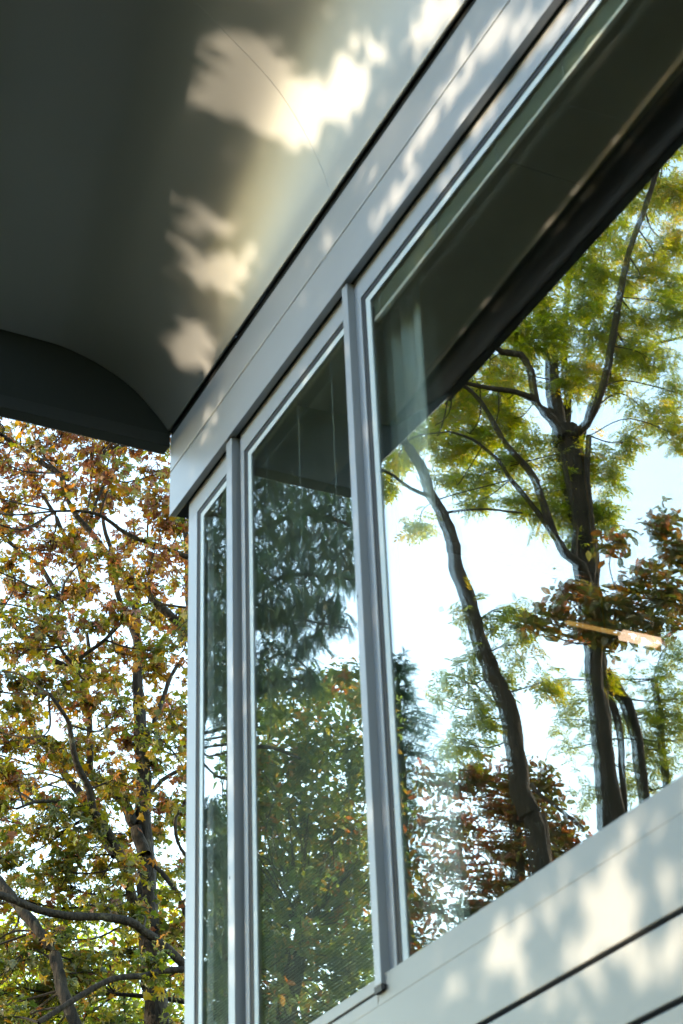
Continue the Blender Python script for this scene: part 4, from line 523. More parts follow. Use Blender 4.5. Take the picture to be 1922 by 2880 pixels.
K5=[[17.17,4.2,13.56,0.17,0.16,1.3],[17.01,4.42,13.52,0.17,0.16,1.3],[16.63,4.54,13.29,0.17,0.16,1.3],[15.99,4.54,12.86,0.17,0.16,1.3],[16.26,4.94,13.16,0.17,0.16,1.3],[16.23,5.21,13.21,0.17,0.16,1.3],[15.8,5.28,12.94,0.17,0.16,1.3],[16.14,5.73,13.3,0.17,0.16,1.3],[16.25,3.85,12.53,0.17,0.16,1.3],[16.44,4.19,12.75,0.17,0.16,1.3],[16.19,4.36,12.63,0.17,0.16,1.3],[16.53,4.78,12.98,0.17,0.16,1.3],[15.97,4.8,12.62,0.17,0.16,1.3],[15.92,5.05,12.65,0.17,0.16,1.3],[16.64,5.69,13.31,0.17,0.16,1.3],[15.78,5.54,12.7,0.17,0.16,1.3],[16.79,4.06,12.64,0.17,0.16,1.3],[16.38,4.17,12.4,0.17,0.16,1.3],[16.05,4.3,12.22,0.17,0.16,1.3],[16.71,4.85,12.81,0.17,0.16,1.3],[16.23,4.91,12.51,0.17,0.16,1.3],[16.23,5.19,12.59,0.17,0.16,1.3],[15.63,5.18,12.2,0.17,0.16,1.3],[15.71,5.49,12.33,0.17,0.16,1.3],[16.83,4.08,12.36,0.17,0.16,1.3],[16.87,4.37,12.46,0.17,0.16,1.3],[16.74,4.59,12.44,0.17,0.16,1.3],[16.97,4.96,12.69,0.17,0.16,1.3],[16.22,4.91,12.2,0.17,0.16,1.3],[16.66,5.39,12.6,0.17,0.16,1.3],[16.43,5.56,12.5,0.17,0.16,1.3],[16.26,5.76,12.45,0.17,0.16,1.3],[17.15,4.21,12.29,0.17,0.16,1.3],[17.11,4.46,12.33,0.17,0.16,1.3],[16.79,4.61,12.18,0.17,0.16,1.3],[16.0,4.53,11.67,0.17,0.16,1.3],[16.04,4.82,11.76,0.17,0.16,1.3],[16.34,5.23,12.06,0.17,0.16,1.3],[16.22,5.45,12.04,0.17,0.16,1.3],[16.55,5.9,12.36,0.17,0.16,1.3],[16.84,4.09,11.77,0.17,0.16,1.3],[17.02,4.43,11.96,0.17,0.16,1.3],[16.72,4.58,11.82,0.17,0.16,1.3],[16.03,4.54,11.4,0.17,0.16,1.3],[16.22,4.9,11.61,0.17,0.16,1.3],[16.25,5.18,11.69,0.17,0.16,1.3],[15.79,5.23,11.43,0.17,0.16,1.3],[16.02,5.62,11.66,0.17,0.16,1.3],[16.86,4.1,11.49,0.17,0.16,1.3],[17.0,4.42,11.66,0.17,0.16,1.3],[16.75,4.59,11.55,0.17,0.16,1.3],[16.86,4.91,11.69,0.17,0.16,1.3],[16.77,5.14,11.7,0.17,0.16,1.3],[15.8,4.96,11.09,0.17,0.16,1.3],[16.63,5.63,11.73,0.17,0.16,1.3],[15.98,5.59,11.34,0.17,0.16,1.3],[16.08,5.91,11.48,0.17,0.16,1.3],[16.52,3.97,10.98,0.17,0.16,1.3],[16.44,4.2,10.99,0.17,0.16,1.3],[16.57,4.51,11.14,0.17,0.16,1.3],[16.97,4.95,11.47,0.17,0.16,1.3],[16.31,4.93,11.09,0.17,0.16,1.3],[16.78,5.42,11.47,0.17,0.16,1.3],[16.65,5.63,11.45,0.17,0.16,1.3],[16.37,5.77,11.32,0.17,0.16,1.3],[15.87,5.79,11.04,0.17,0.16,1.3],[16.63,4.02,10.78,0.17,0.16,1.3],[16.98,4.42,11.06,0.17,0.16,1.3],[16.47,4.47,10.79,0.17,0.16,1.3],[16.01,4.53,10.54,0.17,0.16,1.3],[16.79,5.14,11.12,0.17,0.16,1.3],[16.07,5.08,10.71,0.17,0.16,1.3],[16.36,5.48,10.96,0.17,0.16,1.3],[16.36,5.76,11.02,0.17,0.16,1.3],[16.17,5.93,10.95,0.17,0.16,1.3],[17.28,4.28,10.91,0.17,0.16,1.3],[16.68,4.3,10.58,0.17,0.16,1.3],[17.06,4.72,10.88,0.17,0.16,1.3],[15.98,4.51,10.25,0.17,0.16,1.3],[16.34,4.93,10.54,0.17,0.16,1.3],[16.32,5.19,10.59,0.17,0.16,1.3],[16.28,5.43,10.62,0.17,0.16,1.3],[15.78,5.45,10.35,0.17,0.16,1.3],[16.29,5.99,10.75,0.17,0.16,1.3],[17.2,4.25,10.57,0.17,0.16,1.3],[17.17,4.5,10.61,0.17,0.16,1.3],[16.43,4.45,10.21,0.17,0.16,1.3],[17.03,4.97,10.64,0.17,0.16,1.3],[16.26,4.89,10.21,0.17,0.16,1.3],[16.02,5.04,10.12,0.17,0.16,1.3],[16.41,5.49,10.42,0.17,0.16,1.3],[16.23,3.87,9.72,0.17,0.16,1.3],[16.34,4.16,9.83,0.17,0.16,1.3],[16.17,4.34,9.78,0.17,0.16,1.3],[16.29,4.64,9.91,0.17,0.16,1.3],[16.82,5.14,10.29,0.17,0.16,1.3],[16.4,3.99,9.65,0.16,0.16,1.3],[17.09,4.51,10.11,0.16,0.16,1.3],[16.81,4.63,9.99,0.16,0.16,1.3],[17.04,4.24,9.77,0.16,0.16,1.3],[16.63,4.32,9.59,0.16,0.16,1.3],[16.97,4.7,9.83,0.16,0.16,1.3],[16.83,4.16,9.41,0.16,0.16,1.3],[17.03,4.48,9.57,0.16,0.16,1.3],[16.41,4.46,9.27,0.16,0.16,1.3],[17.16,4.3,9.35,0.16,0.16,1.3],[17.1,4.51,9.36,0.16,0.16,1.3],[16.48,4.49,9.06,0.16,0.16,1.3],[16.42,4.01,8.71,0.16,0.16,1.3],[17.09,4.51,9.11,0.16,0.16,1.3],[16.33,4.42,8.74,0.16,0.16,1.3],[16.12,5.52,10.13,0.13,0.13,1],[16.23,5.29,10.06,0.17,0.13,1.2],[16.27,5.2,9.89,0.09,0.16,1],[16.21,5.33,9.66,0.03,0.1,1],[16.13,5.49,9.8,0.05,0.13,0.8],[16.19,5.36,9.25,0.03,0.09,1.5],[16.05,5.64,9.93,0.13,0.05,0.9],[16.05,5.65,10.15,0.09,0.13,1],[16.31,5.11,9.62,0.17,0.17,1],[16.4,4.93,9.62,0.17,0.17,1],[16.3,5.14,9.29,0.17,0.17,1],[16.42,4.88,9.29,0.17,0.17,1.2],[16.33,5.07,10.06,0.09,0.13,0.6],[16.39,4.94,10.07,0.13,0.13,1],[16.64,4.35,7.64,0.11,0.13,1],[16.6,4.46,7.3,0.11,0.22,1.2],[16.66,4.31,7.16,0.11,0.17,1.2],[16.61,4.44,6.96,0.17,0.26,1.4],[16.64,4.35,6.49,0.17,0.26,1.4],[16.61,4.44,6.04,0.17,0.26,1.4],[16.64,4.36,5.59,0.17,0.26,1.4],[16.63,4.38,7.79,0.04,0.09,0.7]]
K6=[[18.23,5.38,9.99,0.26,0.24,1.5],[18.95,6.07,10.48,0.26,0.24,1.5],[17.82,6.13,9.87,0.26,0.24,1.5],[18.75,6.79,10.47,0.26,0.24,1.2],[19.04,7.41,10.63,0.26,0.24,1.2],[17.88,7.1,10.03,0.26,0.24,1.2],[18.28,5.56,9.59,0.26,0.24,1.5],[19.01,6.25,10.14,0.26,0.24,1.5],[18.54,6.41,9.85,0.26,0.24,1.5],[17.57,6.3,9.39,0.26,0.24,1.2],[18.23,6.84,9.69,0.26,0.24,1.2],[17.78,7.12,9.68,0.26,0.24,1.2],[17.97,5.44,9.05,0.26,0.24,1.5],[18.86,6.1,9.49,0.26,0.24,1.5],[17.93,6.02,9.2,0.26,0.24,1.5],[18.71,6.67,9.6,0.26,0.24,1.5],[18.07,6.78,9.34,0.26,0.24,1.5],[18.68,7.45,9.72,0.26,0.24,1.5],[19.29,5.9,9.43,0.26,0.24,1.5],[18.9,6.03,9.24,0.26,0.24,1.5],[17.98,6.07,8.94,0.26,0.24,1.5],[17.87,6.29,8.83,0.26,0.24,0.3],[18.0,6.86,9.08,0.26,0.24,1.5],[17.7,7.08,8.79,0.26,0.24,1.5],[18.58,5.73,8.64,0.26,0.24,1.5],[19.45,6.33,9.09,0.26,0.24,1.5],[18.41,6.2,8.66,0.26,0.24,1.5],[17.6,6.11,8.45,0.26,0.24,1.5],[18.8,7.08,9.03,0.26,0.24,1.5],[18.51,7.53,8.96,0.26,0.24,1.5],[19.24,5.28,8.59,0.26,0.24,0.6],[19.29,5.67,8.59,0.26,0.24,0.6],[18.55,5.52,8.32,0.26,0.24,1.5],[19.11,6.28,8.71,0.26,0.24,1.5],[19.29,6.68,8.72,0.26,0.24,1.5],[17.94,6.44,8.19,0.26,0.24,1.5],[17.81,6.64,8.24,0.26,0.24,1.5],[18.89,7.64,8.77,0.26,0.24,1.5],[18.63,4.89,7.86,0.26,0.24,0.6],[19.6,5.78,8.39,0.26,0.24,0.6],[19.24,5.99,8.17,0.26,0.24,1.5],[19.33,6.33,8.37,0.26,0.24,1.5],[18.97,6.5,8.16,0.26,0.24,1.5],[18.07,6.44,7.96,0.26,0.24,1.5],[18.57,6.95,8.11,0.26,0.24,1.5],[18.87,7.63,8.38,0.26,0.24,1.5],[18.98,5.02,7.76,0.26,0.24,1.5],[18.55,5.16,7.54,0.26,0.24,1.5],[19.46,5.93,7.98,0.26,0.24,1.5],[18.59,5.86,7.69,0.26,0.24,1.5],[17.76,6.03,7.45,0.26,0.24,1.5],[18.31,6.64,7.7,0.26,0.24,1.5],[18.5,7.0,7.86,0.26,0.24,1.5],[18.23,7.26,7.72,0.26,0.24,1.5],[18.24,4.78,7.08,0.26,0.24,1.5],[19.06,5.44,7.57,0.26,0.24,1.5],[19.14,5.95,7.47,0.26,0.24,1.5],[18.17,5.77,7.15,0.26,0.24,1.5],[18.45,6.19,7.39,0.26,0.24,1.5],[18.38,6.64,7.33,0.26,0.24,1.5],[18.01,6.73,7.34,0.26,0.24,1.5],[18.28,7.25,7.35,0.26,0.24,1.5],[19.32,5.28,7.15,0.26,0.24,1.5],[19.57,5.76,7.31,0.26,0.24,1.5],[19.22,5.97,7.17,0.26,0.24,1.5],[17.96,5.56,6.79,0.26,0.24,1.5],[17.62,5.91,6.74,0.26,0.24,1.5],[18.96,6.79,7.2,0.26,0.24,1.5],[18.6,7.11,7.16,0.26,0.24,1.5],[17.46,6.68,6.8,0.26,0.24,1.5],[18.46,4.91,6.58,0.26,0.24,1.5],[18.28,5.19,6.48,0.26,0.24,1.5],[19.34,6.02,7.02,0.26,0.24,1.5],[18.55,5.95,6.71,0.26,0.24,1.5],[19.03,6.58,6.92,0.26,0.24,1.5],[17.91,6.4,6.63,0.26,0.24,1.5],[17.62,6.52,6.55,0.26,0.24,1.5],[18.75,7.53,6.87,0.26,0.24,1.5],[19.02,5.07,6.45,0.26,0.24,1.5],[18.31,5.06,6.33,0.26,0.24,1.5],[17.97,5.31,6.23,0.26,0.24,1.5],[17.82,5.57,6.1,0.26,0.24,1.5],[19.38,6.68,6.76,0.26,0.24,1.5],[18.89,6.82,6.51,0.26,0.24,1.5],[18.12,6.77,6.45,0.26,0.24,1.5],[18.36,7.1,6.38,0.26,0.24,1.5],[18.76,4.95,6.1,0.26,0.24,1.5],[19.72,5.78,6.46,0.26,0.24,1.5],[18.9,5.68,6.1,0.26,0.24,1.5],[18.35,5.74,6.05,0.26,0.24,1.5],[18.74,6.45,6.21,0.26,0.24,1.5],[18.4,6.48,6.04,0.26,0.24,1.5],[17.76,6.54,5.86,0.26,0.24,1.5],[18.35,7.16,6.12,0.26,0.24,1.5],[18.57,4.98,5.62,0.26,0.24,1.5],[18.88,5.35,5.76,0.26,0.24,1.5],[19.55,5.9,5.98,0.26,0.24,1.5],[19.53,6.33,6.11,0.26,0.24,1.5],[18.87,6.36,5.99,0.26,0.24,1.5],[18.75,6.63,5.97,0.26,0.24,1.5],[17.84,6.47,5.55,0.26,0.24,1.5],[18.37,7.14,5.76,0.26,0.24,1.5],[18.74,4.92,5.38,0.26,0.24,1.5],[19.05,5.39,5.62,0.26,0.24,1.5],[18.75,5.72,5.52,0.26,0.24,1.5],[18.64,5.99,5.44,0.26,0.24,1.5],[19.37,6.53,5.82,0.26,0.24,1.5],[18.57,6.67,5.51,0.26,0.24,1.5],[18.65,7.04,5.55,0.26,0.24,1.5],[17.89,6.91,5.36,0.26,0.24,1.5],[18.25,6.85,10.49,0.2,0.15,1.2],[18.37,6.59,10.25,0.25,0.15,1.2],[18.15,7.03,10.17,0.2,0.2,1.2],[18.68,5.95,10.4,0.2,0.25,1.2],[18.61,6.1,10.09,0.25,0.2,1.2],[18.09,7.14,10.53,0.15,0.1,0.8]]
K7=[[16.4,8.05,8.49,0.42,0.23,1.3],[16.55,7.81,8.19,0.28,0.28,1.2],[16.32,8.18,8.04,0.33,0.28,1.3],[16.52,7.86,7.65,0.33,0.28,1.3],[16.29,8.22,7.56,0.42,0.28,1.4],[16.62,7.7,7.2,0.28,0.28,1.3],[16.42,8.03,7.12,0.37,0.23,1.3],[16.13,8.45,7.85,0.23,0.28,1.1],[16.07,8.55,7.58,0.23,0.19,1],[16.68,7.6,6.86,0.19,0.19,1.2],[16.64,7.67,8.58,0.19,0.19,1.1],[16.21,8.33,8.4,0.23,0.19,0.9],[16.75,7.49,8.49,0.28,0.28,0.8],[16.77,7.46,7.95,0.28,0.33,0.9],[16.79,7.42,7.43,0.28,0.33,0.9],[16.83,7.35,6.93,0.28,0.33,0.9],[16.94,7.16,7.97,0.28,0.33,0.8],[16.98,7.09,7.46,0.28,0.33,0.9],[17.02,7.02,6.95,0.28,0.33,0.9],[16.92,7.19,8.51,0.28,0.28,0.7],[17.03,6.99,6.46,0.28,0.28,0.9]]
K8=[[11.9,7.12,9.16,0.22,0.15,1.2],[11.82,7.21,8.84,0.15,0.18,1.2],[12.07,6.9,8.57,0.26,0.11,1.2],[11.91,7.1,8.34,0.22,0.18,1.5],[12.2,6.74,8.27,0.22,0.13,1.3],[12.04,6.95,8.09,0.26,0.11,1.2],[12.34,6.55,8.35,0.18,0.11,1],[12.47,6.36,8.57,0.18,0.09,0.7],[12.56,6.24,8.35,0.18,0.09,0.8],[12.17,6.78,9.04,0.15,0.11,0.6],[12.7,6.03,8.24,0.15,0.08,0.6],[12.43,6.43,8.14,0.22,0.1,1],[12.29,6.61,8.01,0.18,0.07,0.8]]
K9=[[15.79,9.77,9.82,0.19,0.24,0.5],[15.66,9.95,9.55,0.19,0.29,0.7],[15.83,9.72,9.36,0.19,0.24,0.6],[15.7,9.89,8.99,0.24,0.24,0.8],[15.82,9.73,8.68,0.24,0.19,0.7],[15.58,10.03,10.0,0.19,0.19,0.6],[15.98,9.52,9.86,0.14,0.19,0.3],[15.93,9.6,8.93,0.14,0.24,0.4],[16.47,8.85,9.43,0.14,0.24,0.4],[16.4,8.95,9.6,0.1,0.19,0.5],[16.46,8.86,9.03,0.14,0.19,0.35],[16.29,9.1,9.34,0.12,0.19,0.4],[16.38,8.98,8.46,0.12,0.24,0.4],[16.08,9.4,9.41,0.19,0.29,0.6],[15.66,9.94,10.26,0.24,0.19,0.7],[15.99,9.51,8.49,0.24,0.24,0.8],[16.5,8.81,9.97,0.14,0.24,0.4],[16.23,9.19,8.99,0.12,0.24,0.5],[15.86,9.69,9.02,0.24,0.29,0.8],[15.64,9.96,9.32,0.19,0.29,0.8]]
K10=[[20.99,9.13,12.38,0.09,0.17,1],[20.99,9.14,11.95,0.13,0.17,1],[20.97,9.17,11.52,0.17,0.21,1],[20.97,9.18,11.03,0.23,0.23,1],[21.01,9.1,10.5,0.25,0.29,1],[21.0,9.12,9.96,0.29,0.29,1],[20.83,9.42,11.5,0.23,0.29,0.5],[20.75,9.56,11.01,0.23,0.29,0.5],[21.04,9.05,9.45,0.29,0.35,1],[21.03,9.07,8.88,0.29,0.35,1],[21.04,9.04,8.26,0.29,0.35,1]]
# ------------------------------------------------------------------ trees
def smooth_path(pts, step=.12):
    P = np.array(pts, float)
    if len(P) < 3:
        n_ = max(3, int(np.linalg.norm(P[1, :3] - P[0, :3]) / step))
        return P[0] + (P[1] - P[0]) * np.linspace(0, 1, n_)[:, None]
    Q = np.vstack([2 * P[0] - P[1], P, 2 * P[-1] - P[-2]])
    outp = []
    for i in range(1, len(Q) - 2):
        p0, p1, p2, p3 = Q[i - 1], Q[i], Q[i + 1], Q[i + 2]
        n_ = max(2, int(np.linalg.norm(p2[:3] - p1[:3]) / step))
        for tt in np.linspace(0, 1, n_, endpoint=False):
            outp.append(.5 * ((2 * p1) + (-p0 + p2) * tt + (2 * p0 - 5 * p1 + 4 * p2 - p3) * tt**2 + (-p0 + 3 * p1 - 3 * p2 + p3) * tt**3))
    outp.append(P[-1])
    return np.array(outp)

def tube_arrays(path, sides, rough=.0, base=0, rs=None):
    P = path[:, :3]; rad = np.maximum(path[:, 3], .0015)
    T = np.gradient(P, axis=0); T /= np.linalg.norm(T, axis=1)[:, None] + 1e-9
    ref = np.where(np.abs(T[:, 2:3]) > .9, np.array([[1., 0, 0]]), np.array([[0, 0, 1.]]))
    A = np.cross(T, ref); A /= np.linalg.norm(A, axis=1)[:, None] + 1e-9
    B = np.cross(T, A)
    ang = np.linspace(0, 2 * np.pi, sides, endpoint=False)
    rr = rad[:, None] * (1 + (rs.uniform(-rough, rough, (len(P), sides)) if rough else 0))
    V = P[:, None, :] + rr[..., None] * (np.cos(ang)[None, :, None] * A[:, None, :] + np.sin(ang)[None, :, None] * B[:, None, :])
    V = V.reshape(-1, 3)
    i = np.arange(len(P) - 1)[:, None]; j = np.arange(sides)[None, :]
    a = i * sides + j; b = i * sides + (j + 1) % sides
    F = np.stack([a, b, b + sides, a + sides], -1).reshape(-1, 4) + base
    return V, F

def rand_rot(n, rs, droop=None):
    q = rs.normal(size=(n, 4)); q /= np.linalg.norm(q, axis=1)[:, None]
    w, x, y, z = q.T
    return np.stack([np.stack([1 - 2 * (y*y + z*z), 2 * (x*y - z*w), 2 * (x*z + y*w)], -1),
                     np.stack([2 * (x*y + z*w), 1 - 2 * (x*x + z*z), 2 * (y*z - x*w)], -1),
                     np.stack([2 * (x*z - y*w), 2 * (y*z + x*w), 1 - 2 * (x*x + y*y)], -1)], 1)

def hang_rot(n, rs, spread=.6, up=.0):
    """local +X (leaf axis) points outwards and droops; local Z = leaf normal"""
    az = rs.uniform(0, 2 * np.pi, n); el = rs.normal(up, spread, n); ro = rs.normal(0, .7, n)
    ex = np.stack([np.cos(el) * np.cos(az), np.cos(el) * np.sin(az), np.sin(el)], -1)
    ez0 = np.array([0, 0, 1.]) - ex * ex[:, 2:3]
    ez0 /= np.linalg.norm(ez0, axis=1)[:, None] + 1e-6
    ey0 = np.cross(ez0, ex)
    c_, s_ = np.cos(ro)[:, None], np.sin(ro)[:, None]
    ey = ey0 * c_ + ez0 * s_; ez = ez0 * c_ - ey0 * s_
    return np.stack([ex, ey, ez], -1)

def scatter(proto, pos, rot, size, tint):
    """copy a small leaf (V,[faces tri/quad]) to every position, merged into one array set"""
    PV, PF = proto
    n_ = len(pos)
    V = np.einsum('nij,vj->nvi', rot, PV) * size[:, None, None] + pos[:, None, :]
    F = [(f[None] + (np.arange(n_) * len(PV))[:, None, None]).reshape(-1, f.shape[1]) for f in PF]
    tv = np.repeat(tint, len(PV))
    return V.reshape(-1, 3), F, tv

def leaf_mesh(name, V, F, tv):
    me = mesh(name, V, F)
    at = me.attributes.new('tint', 'FLOAT', 'POINT')
    if len(at.data) == len(tv):
        at.data.foreach_set('value', np.asarray(tv, np.float32))
    return me

def palmate(rs, n_=6, curl=.35):
    """horse-chestnut like leaf: leaflets fanned from the stalk, each a folded blade"""
    V, Q, T = [], [], []
    angs = np.linspace(-1.9, 1.9, n_)
    for a in angs:
        ln = (.95 - .12 * abs(a)) * rs.uniform(.85, 1.1); wd = .17 * rs.uniform(.8, 1.2)
        d_ = np.array([math.cos(a), math.sin(a), 0]); s_ = np.array([-math.sin(a), math.cos(a), 0])
        dr = rs.uniform(.1, curl) ; up = rs.uniform(-.08, .12)
        k = len(V)
        V += [(0, 0, 0), tuple(d_ * ln * .55 + s_ * wd + np.array([0, 0, up + .05])), tuple(d_ * ln * .6 + np.array([0, 0, up - .04])), tuple(d_ * ln * .55 - s_ * wd + np.array([0, 0, up + .05])), tuple(d_ * ln + np.array([0, 0, -dr]))]
        T += [(k, k + 2, k + 1), (k, k + 3, k + 2), (k + 1, k + 2, k + 4), (k + 2, k + 3, k + 4)]
    return np.array(V), [np.array(T)]

def lobed(rs):
    """maple like leaf with five pointed lobes, slightly folded"""
    pts = [(0, 0), (.12, .30), (-.02, .52), (.30, .40), (.42, .62), (.55, .30), (1.0, 0)]
    up = [(x, y) for x, y in pts]; dn = [(x, -y) for x, y in pts[1:-1]][::-1]
    ring = up + dn
    V = [(.4, 0, -.05)] + [(x, y, .22 * abs(y) * rs.uniform(.2, 1.4) - .18 * x * x * rs.uniform(.2, 1.6)) for x, y in ring]
    T = [(0, 1 + i, 1 + (i + 1) % len(ring)) for i in range(len(ring))]
    return np.array(V), [np.array(T)]

def pinnate(rs, pairs=5):
    """ash like compound leaf"""
    V, Q = [], []
    def blade(o, a, ln, wd, dz):
        d_ = np.array([math.cos(a), math.sin(a), dz]); s_ = np.array([-math.sin(a), math.cos(a), 0])
        k = len(V)
        V.extend([tuple(o), tuple(o + d_ * ln * .5 + s_ * wd + np.array([0, 0, .02])), tuple(o + d_ * ln + np.array([0, 0, -.05])), tuple(o + d_ * ln * .5 - s_ * wd + np.array([0, 0, .02]))])
        Q.append((k, k + 1, k + 2, k + 3))
    for i in range(pairs):
        x = .18 + .14 * i
        o = np.array([x, 0, -.12 * x * x])
        for sg in (-1, 1):
            blade(o, sg * rs.uniform(.75, 1.15), rs.uniform(.24, .34), .055, rs.uniform(-.4, .1))
    blade(np.array([.84, 0, -.1]), 0, .34, .06, -.25)
    k = len(V)
    V.extend([(0, -.008, 0), (0, .008, 0), (.9, .006, -.1), (.9, -.006, -.1)])
    Q.append((k, k + 1, k + 2, k + 3))
    return np.array(V), [np.array(Q)]

def oval(rs):
    b = rs.uniform(-.12, .12)
    V = np.array([(0, 0, 0), (.35, .24, .05), (.75, .18, b), (1, 0, b - .1), (.75, -.18, b), (.35, -.24, .05), (.5, 0, -.03)])
    T = np.array([(0, 6, 1), (1, 6, 2), (2, 6, 3), (3, 6, 4), (4, 6, 5), (5, 6, 0)])
    return V, [T]

def spray(rs):
    """drooping conifer spray: thin needles strung on a hanging stem"""
    V, T = [], []
    for st in range(5):
        a0 = rs.uniform(-.5, .5); ln = rs.uniform(.6, 1.0); x0 = rs.uniform(0, .3)
        for q in np.linspace(.05, 1, 9):
            o = np.array([x0 + ln * q * math.cos(a0), ln * q * math.sin(a0) * .6, -.15 * q * q])
            for sg in (-1, 1):
                aa = a0 + sg * rs.uniform(.4, .9); l_ = rs.uniform(.10, .2)
                e_ = o + np.array([l_ * math.cos(aa), l_ * math.sin(aa), rs.uniform(-.08, .06)])
                w_ = np.array([-math.sin(aa), math.cos(aa), 0]) * .014
                k = len(V)
                V.extend([tuple(o - w_), tuple(o + w_), tuple(e_)]); T.append((k, k + 1, k + 2))
    return np.array(V), [np.array(T)]

PROTO = {'chestnut': [palmate(rng, 6) for _ in range(3)] + [lobed(rng) for _ in range(3)],
         'ash': [pinnate(rng, 5) for _ in range(5)],
         'oval': [oval(rng) for _ in range(5)],
         'spray': [spray(rng) for _ in range(5)]}

def make_tree(name, label, cat, limbs, clumps, species, leaf_mat_, bark, per_clump, size, tint_fn, seed,
              droop=(-.25, .6), single=0, ground_pt=None, twig_n=4, twig_r=.006, group=None, spread=.55, lean=None):
    rs = np.random.RandomState(seed)
    base = np.array(limbs[0][0][:3]) if limbs else np.array(clumps[0][:3])
    if ground_pt is None:
        ground_pt = (base[0], base[1], GZ)
    root = empty(name, ground_pt)
    tag(root, label, cat, group)
    paths = []
    for i, lm in enumerate(limbs):
        pts = [list(p) for p in lm]
        if i == 0:
            r0 = pts[0][3]
            if pts[0][2] > GZ + .3:
                gx, gy = ground_pt[0], ground_pt[1]
                pts = [[gx, gy, GZ - .05, r0 * 1.7], [gx * .7 + pts[0][0] * .3, gy * .7 + pts[0][1] * .3, GZ + .5, r0 * 1.35], [gx * .3 + pts[0][0] * .7, gy * .3 + pts[0][1] * .7, (GZ + pts[0][2]) / 2, r0 * 1.12]] + pts
        pa = smooth_path(pts, .10)
        jit = rs.normal(0, 1, (len(pa), 3)); k = np.ones(5) / 5
        for c_ in range(3):
            jit[:, c_] = np.convolve(jit[:, c_], k, 'same')
        pa[:, :3] += jit * np.minimum(pa[:, 3:4] * .35, .02)
        paths.append(pa)
        V, F = tube_arrays(pa, 16 if i == 0 else 9, .13 if i == 0 else .09, 0, rs)
        link('trunk' if i == 0 else 'branch', mesh('trunk' if i == 0 else 'branch', V, F, smooth=True), bark, root)
    allp = np.concatenate(paths)[:, :3]
    # twigs: from the nearest limb point into every clump, then small side shoots
    Vs, Fs, nb = [], [], 0
    lp, lt = [], []
    for c_ in clumps:
        cc = np.array(c_[:3]); rx, ry, wt = c_[3], c_[4], c_[5]
        dd = np.linalg.norm(allp - cc, axis=1) + np.maximum(allp[:, 2] - cc[2], 0) * .5
        src = allp[int(np.argmin(dd))]
        main = []
        if np.linalg.norm(src - cc) < 3.5:
            mid = (src + cc) / 2 + rs.normal(0, .12, 3) * np.linalg.norm(src - cc)
            tw = smooth_path([[*src, twig_r * 1.6], [*mid, twig_r * 1.3], [*cc, twig_r]], .09)
            V, F = tube_arrays(tw, 4, 0, nb, rs); Vs.append(V); Fs.append(F); nb += len(V)
            main.append(tw)
        else:
            tw = np.array([[*cc, twig_r]])
        tips = []
        nt_ = max(2, int(round(twig_n * wt)))
        for q in range(nt_):
            st = tw[rs.randint(len(tw) // 2, len(tw)) if len(tw) > 1 else 0][:3]
            dirv = rs.normal(0, 1, 3) * np.array([1, 1, .8]); dirv /= np.linalg.norm(dirv)
            e_ = cc + dirv * np.array([rx, rx, ry]) * rs.uniform(.6, 1.15)
            md = (st + e_) / 2 + rs.normal(0, .06, 3)
            sw = smooth_path([[*st, twig_r * .8], [*md, twig_r * .6], [*e_, twig_r * .35]], .08)
            V, F = tube_arrays(sw, 3, 0, nb, rs); Vs.append(V); Fs.append(F); nb += len(V)
            tips.append(sw[:, :3])
        nl = int(rs.poisson(per_clump * wt))
        if nl == 0:
            continue
        tips = np.concatenate(tips)
        a = tips[rs.randint(0, len(tips), nl)] + rs.normal(0, .045 + .12 * spread * rx, (nl, 3))
        b = cc + np.clip(rs.normal(0, .5, (nl, 3)), -1.1, 1.1) * np.array([rx, rx, ry])
        pick = rs.uniform(size=nl) < spread
        lp.append(np.where(pick[:, None], b, a))
    if Vs:
        tag(link('twig', mesh('twig', np.concatenate(Vs), np.concatenate(Fs)), M_TWIG, root), kind='stuff')
    pos = np.concatenate(lp)
    n_ = len(pos)
    rot = hang_rot(n_, rs, droop[1], droop[0])
    sz = size * rs.uniform(.55, 1.4, n_)
    tint = np.clip(tint_fn(pos, rs), 0, 1)
    protos = PROTO[species]
    which = rs.randint(0, len(protos), n_)
    if single:
        cpos = np.array(cam.location)
        vis = np.linalg.norm(pos - cpos, axis=1)
        yaw = np.arctan2(pos[:, 1] - 2.4, pos[:, 0]); elv = np.arctan2(pos[:, 2], np.hypot(pos[:, 0], pos[:, 1] - 2.4))
        inview = (yaw > -.362) & (yaw < -.262) & (elv > .30) & (elv < .60)
        order = np.argsort(np.where(inview, vis, 1e3))[:single]
        for i in order:
            PV, PF = protos[which[i]]
            V, F, tv = scatter((PV, PF), np.zeros((1, 3)), rot[i:i + 1], sz[i:i + 1], tint[i:i + 1])
            o = bpy.data.objects.new('leaf', leaf_mesh('leaf', V, F, tv))
            o.data.materials.append(leaf_mat_)
            C.objects.link(o); o.parent = root
            o.location = Vector(pos[i]) - root.location
        keep = np.ones(n_, bool); keep[order] = False
    else:
        keep = np.ones(n_, bool)
    Vs, Fs, Ts, nb = [], [], [], 0
    for k, pr in enumerate(protos):
        s_ = keep & (which == k)
        if not s_.any(): continue
        V, F, tv = scatter(pr, pos[s_], rot[s_], sz[s_], tint[s_])
        Vs.append(V); Ts.append(tv); Fs += [f + nb for f in F]; nb += len(V)
    o = link('crown', leaf_mesh('crown', np.concatenate(Vs), Fs, np.concatenate(Ts)), leaf_mat_, root)
    tag(o, kind='stuff')
    return root

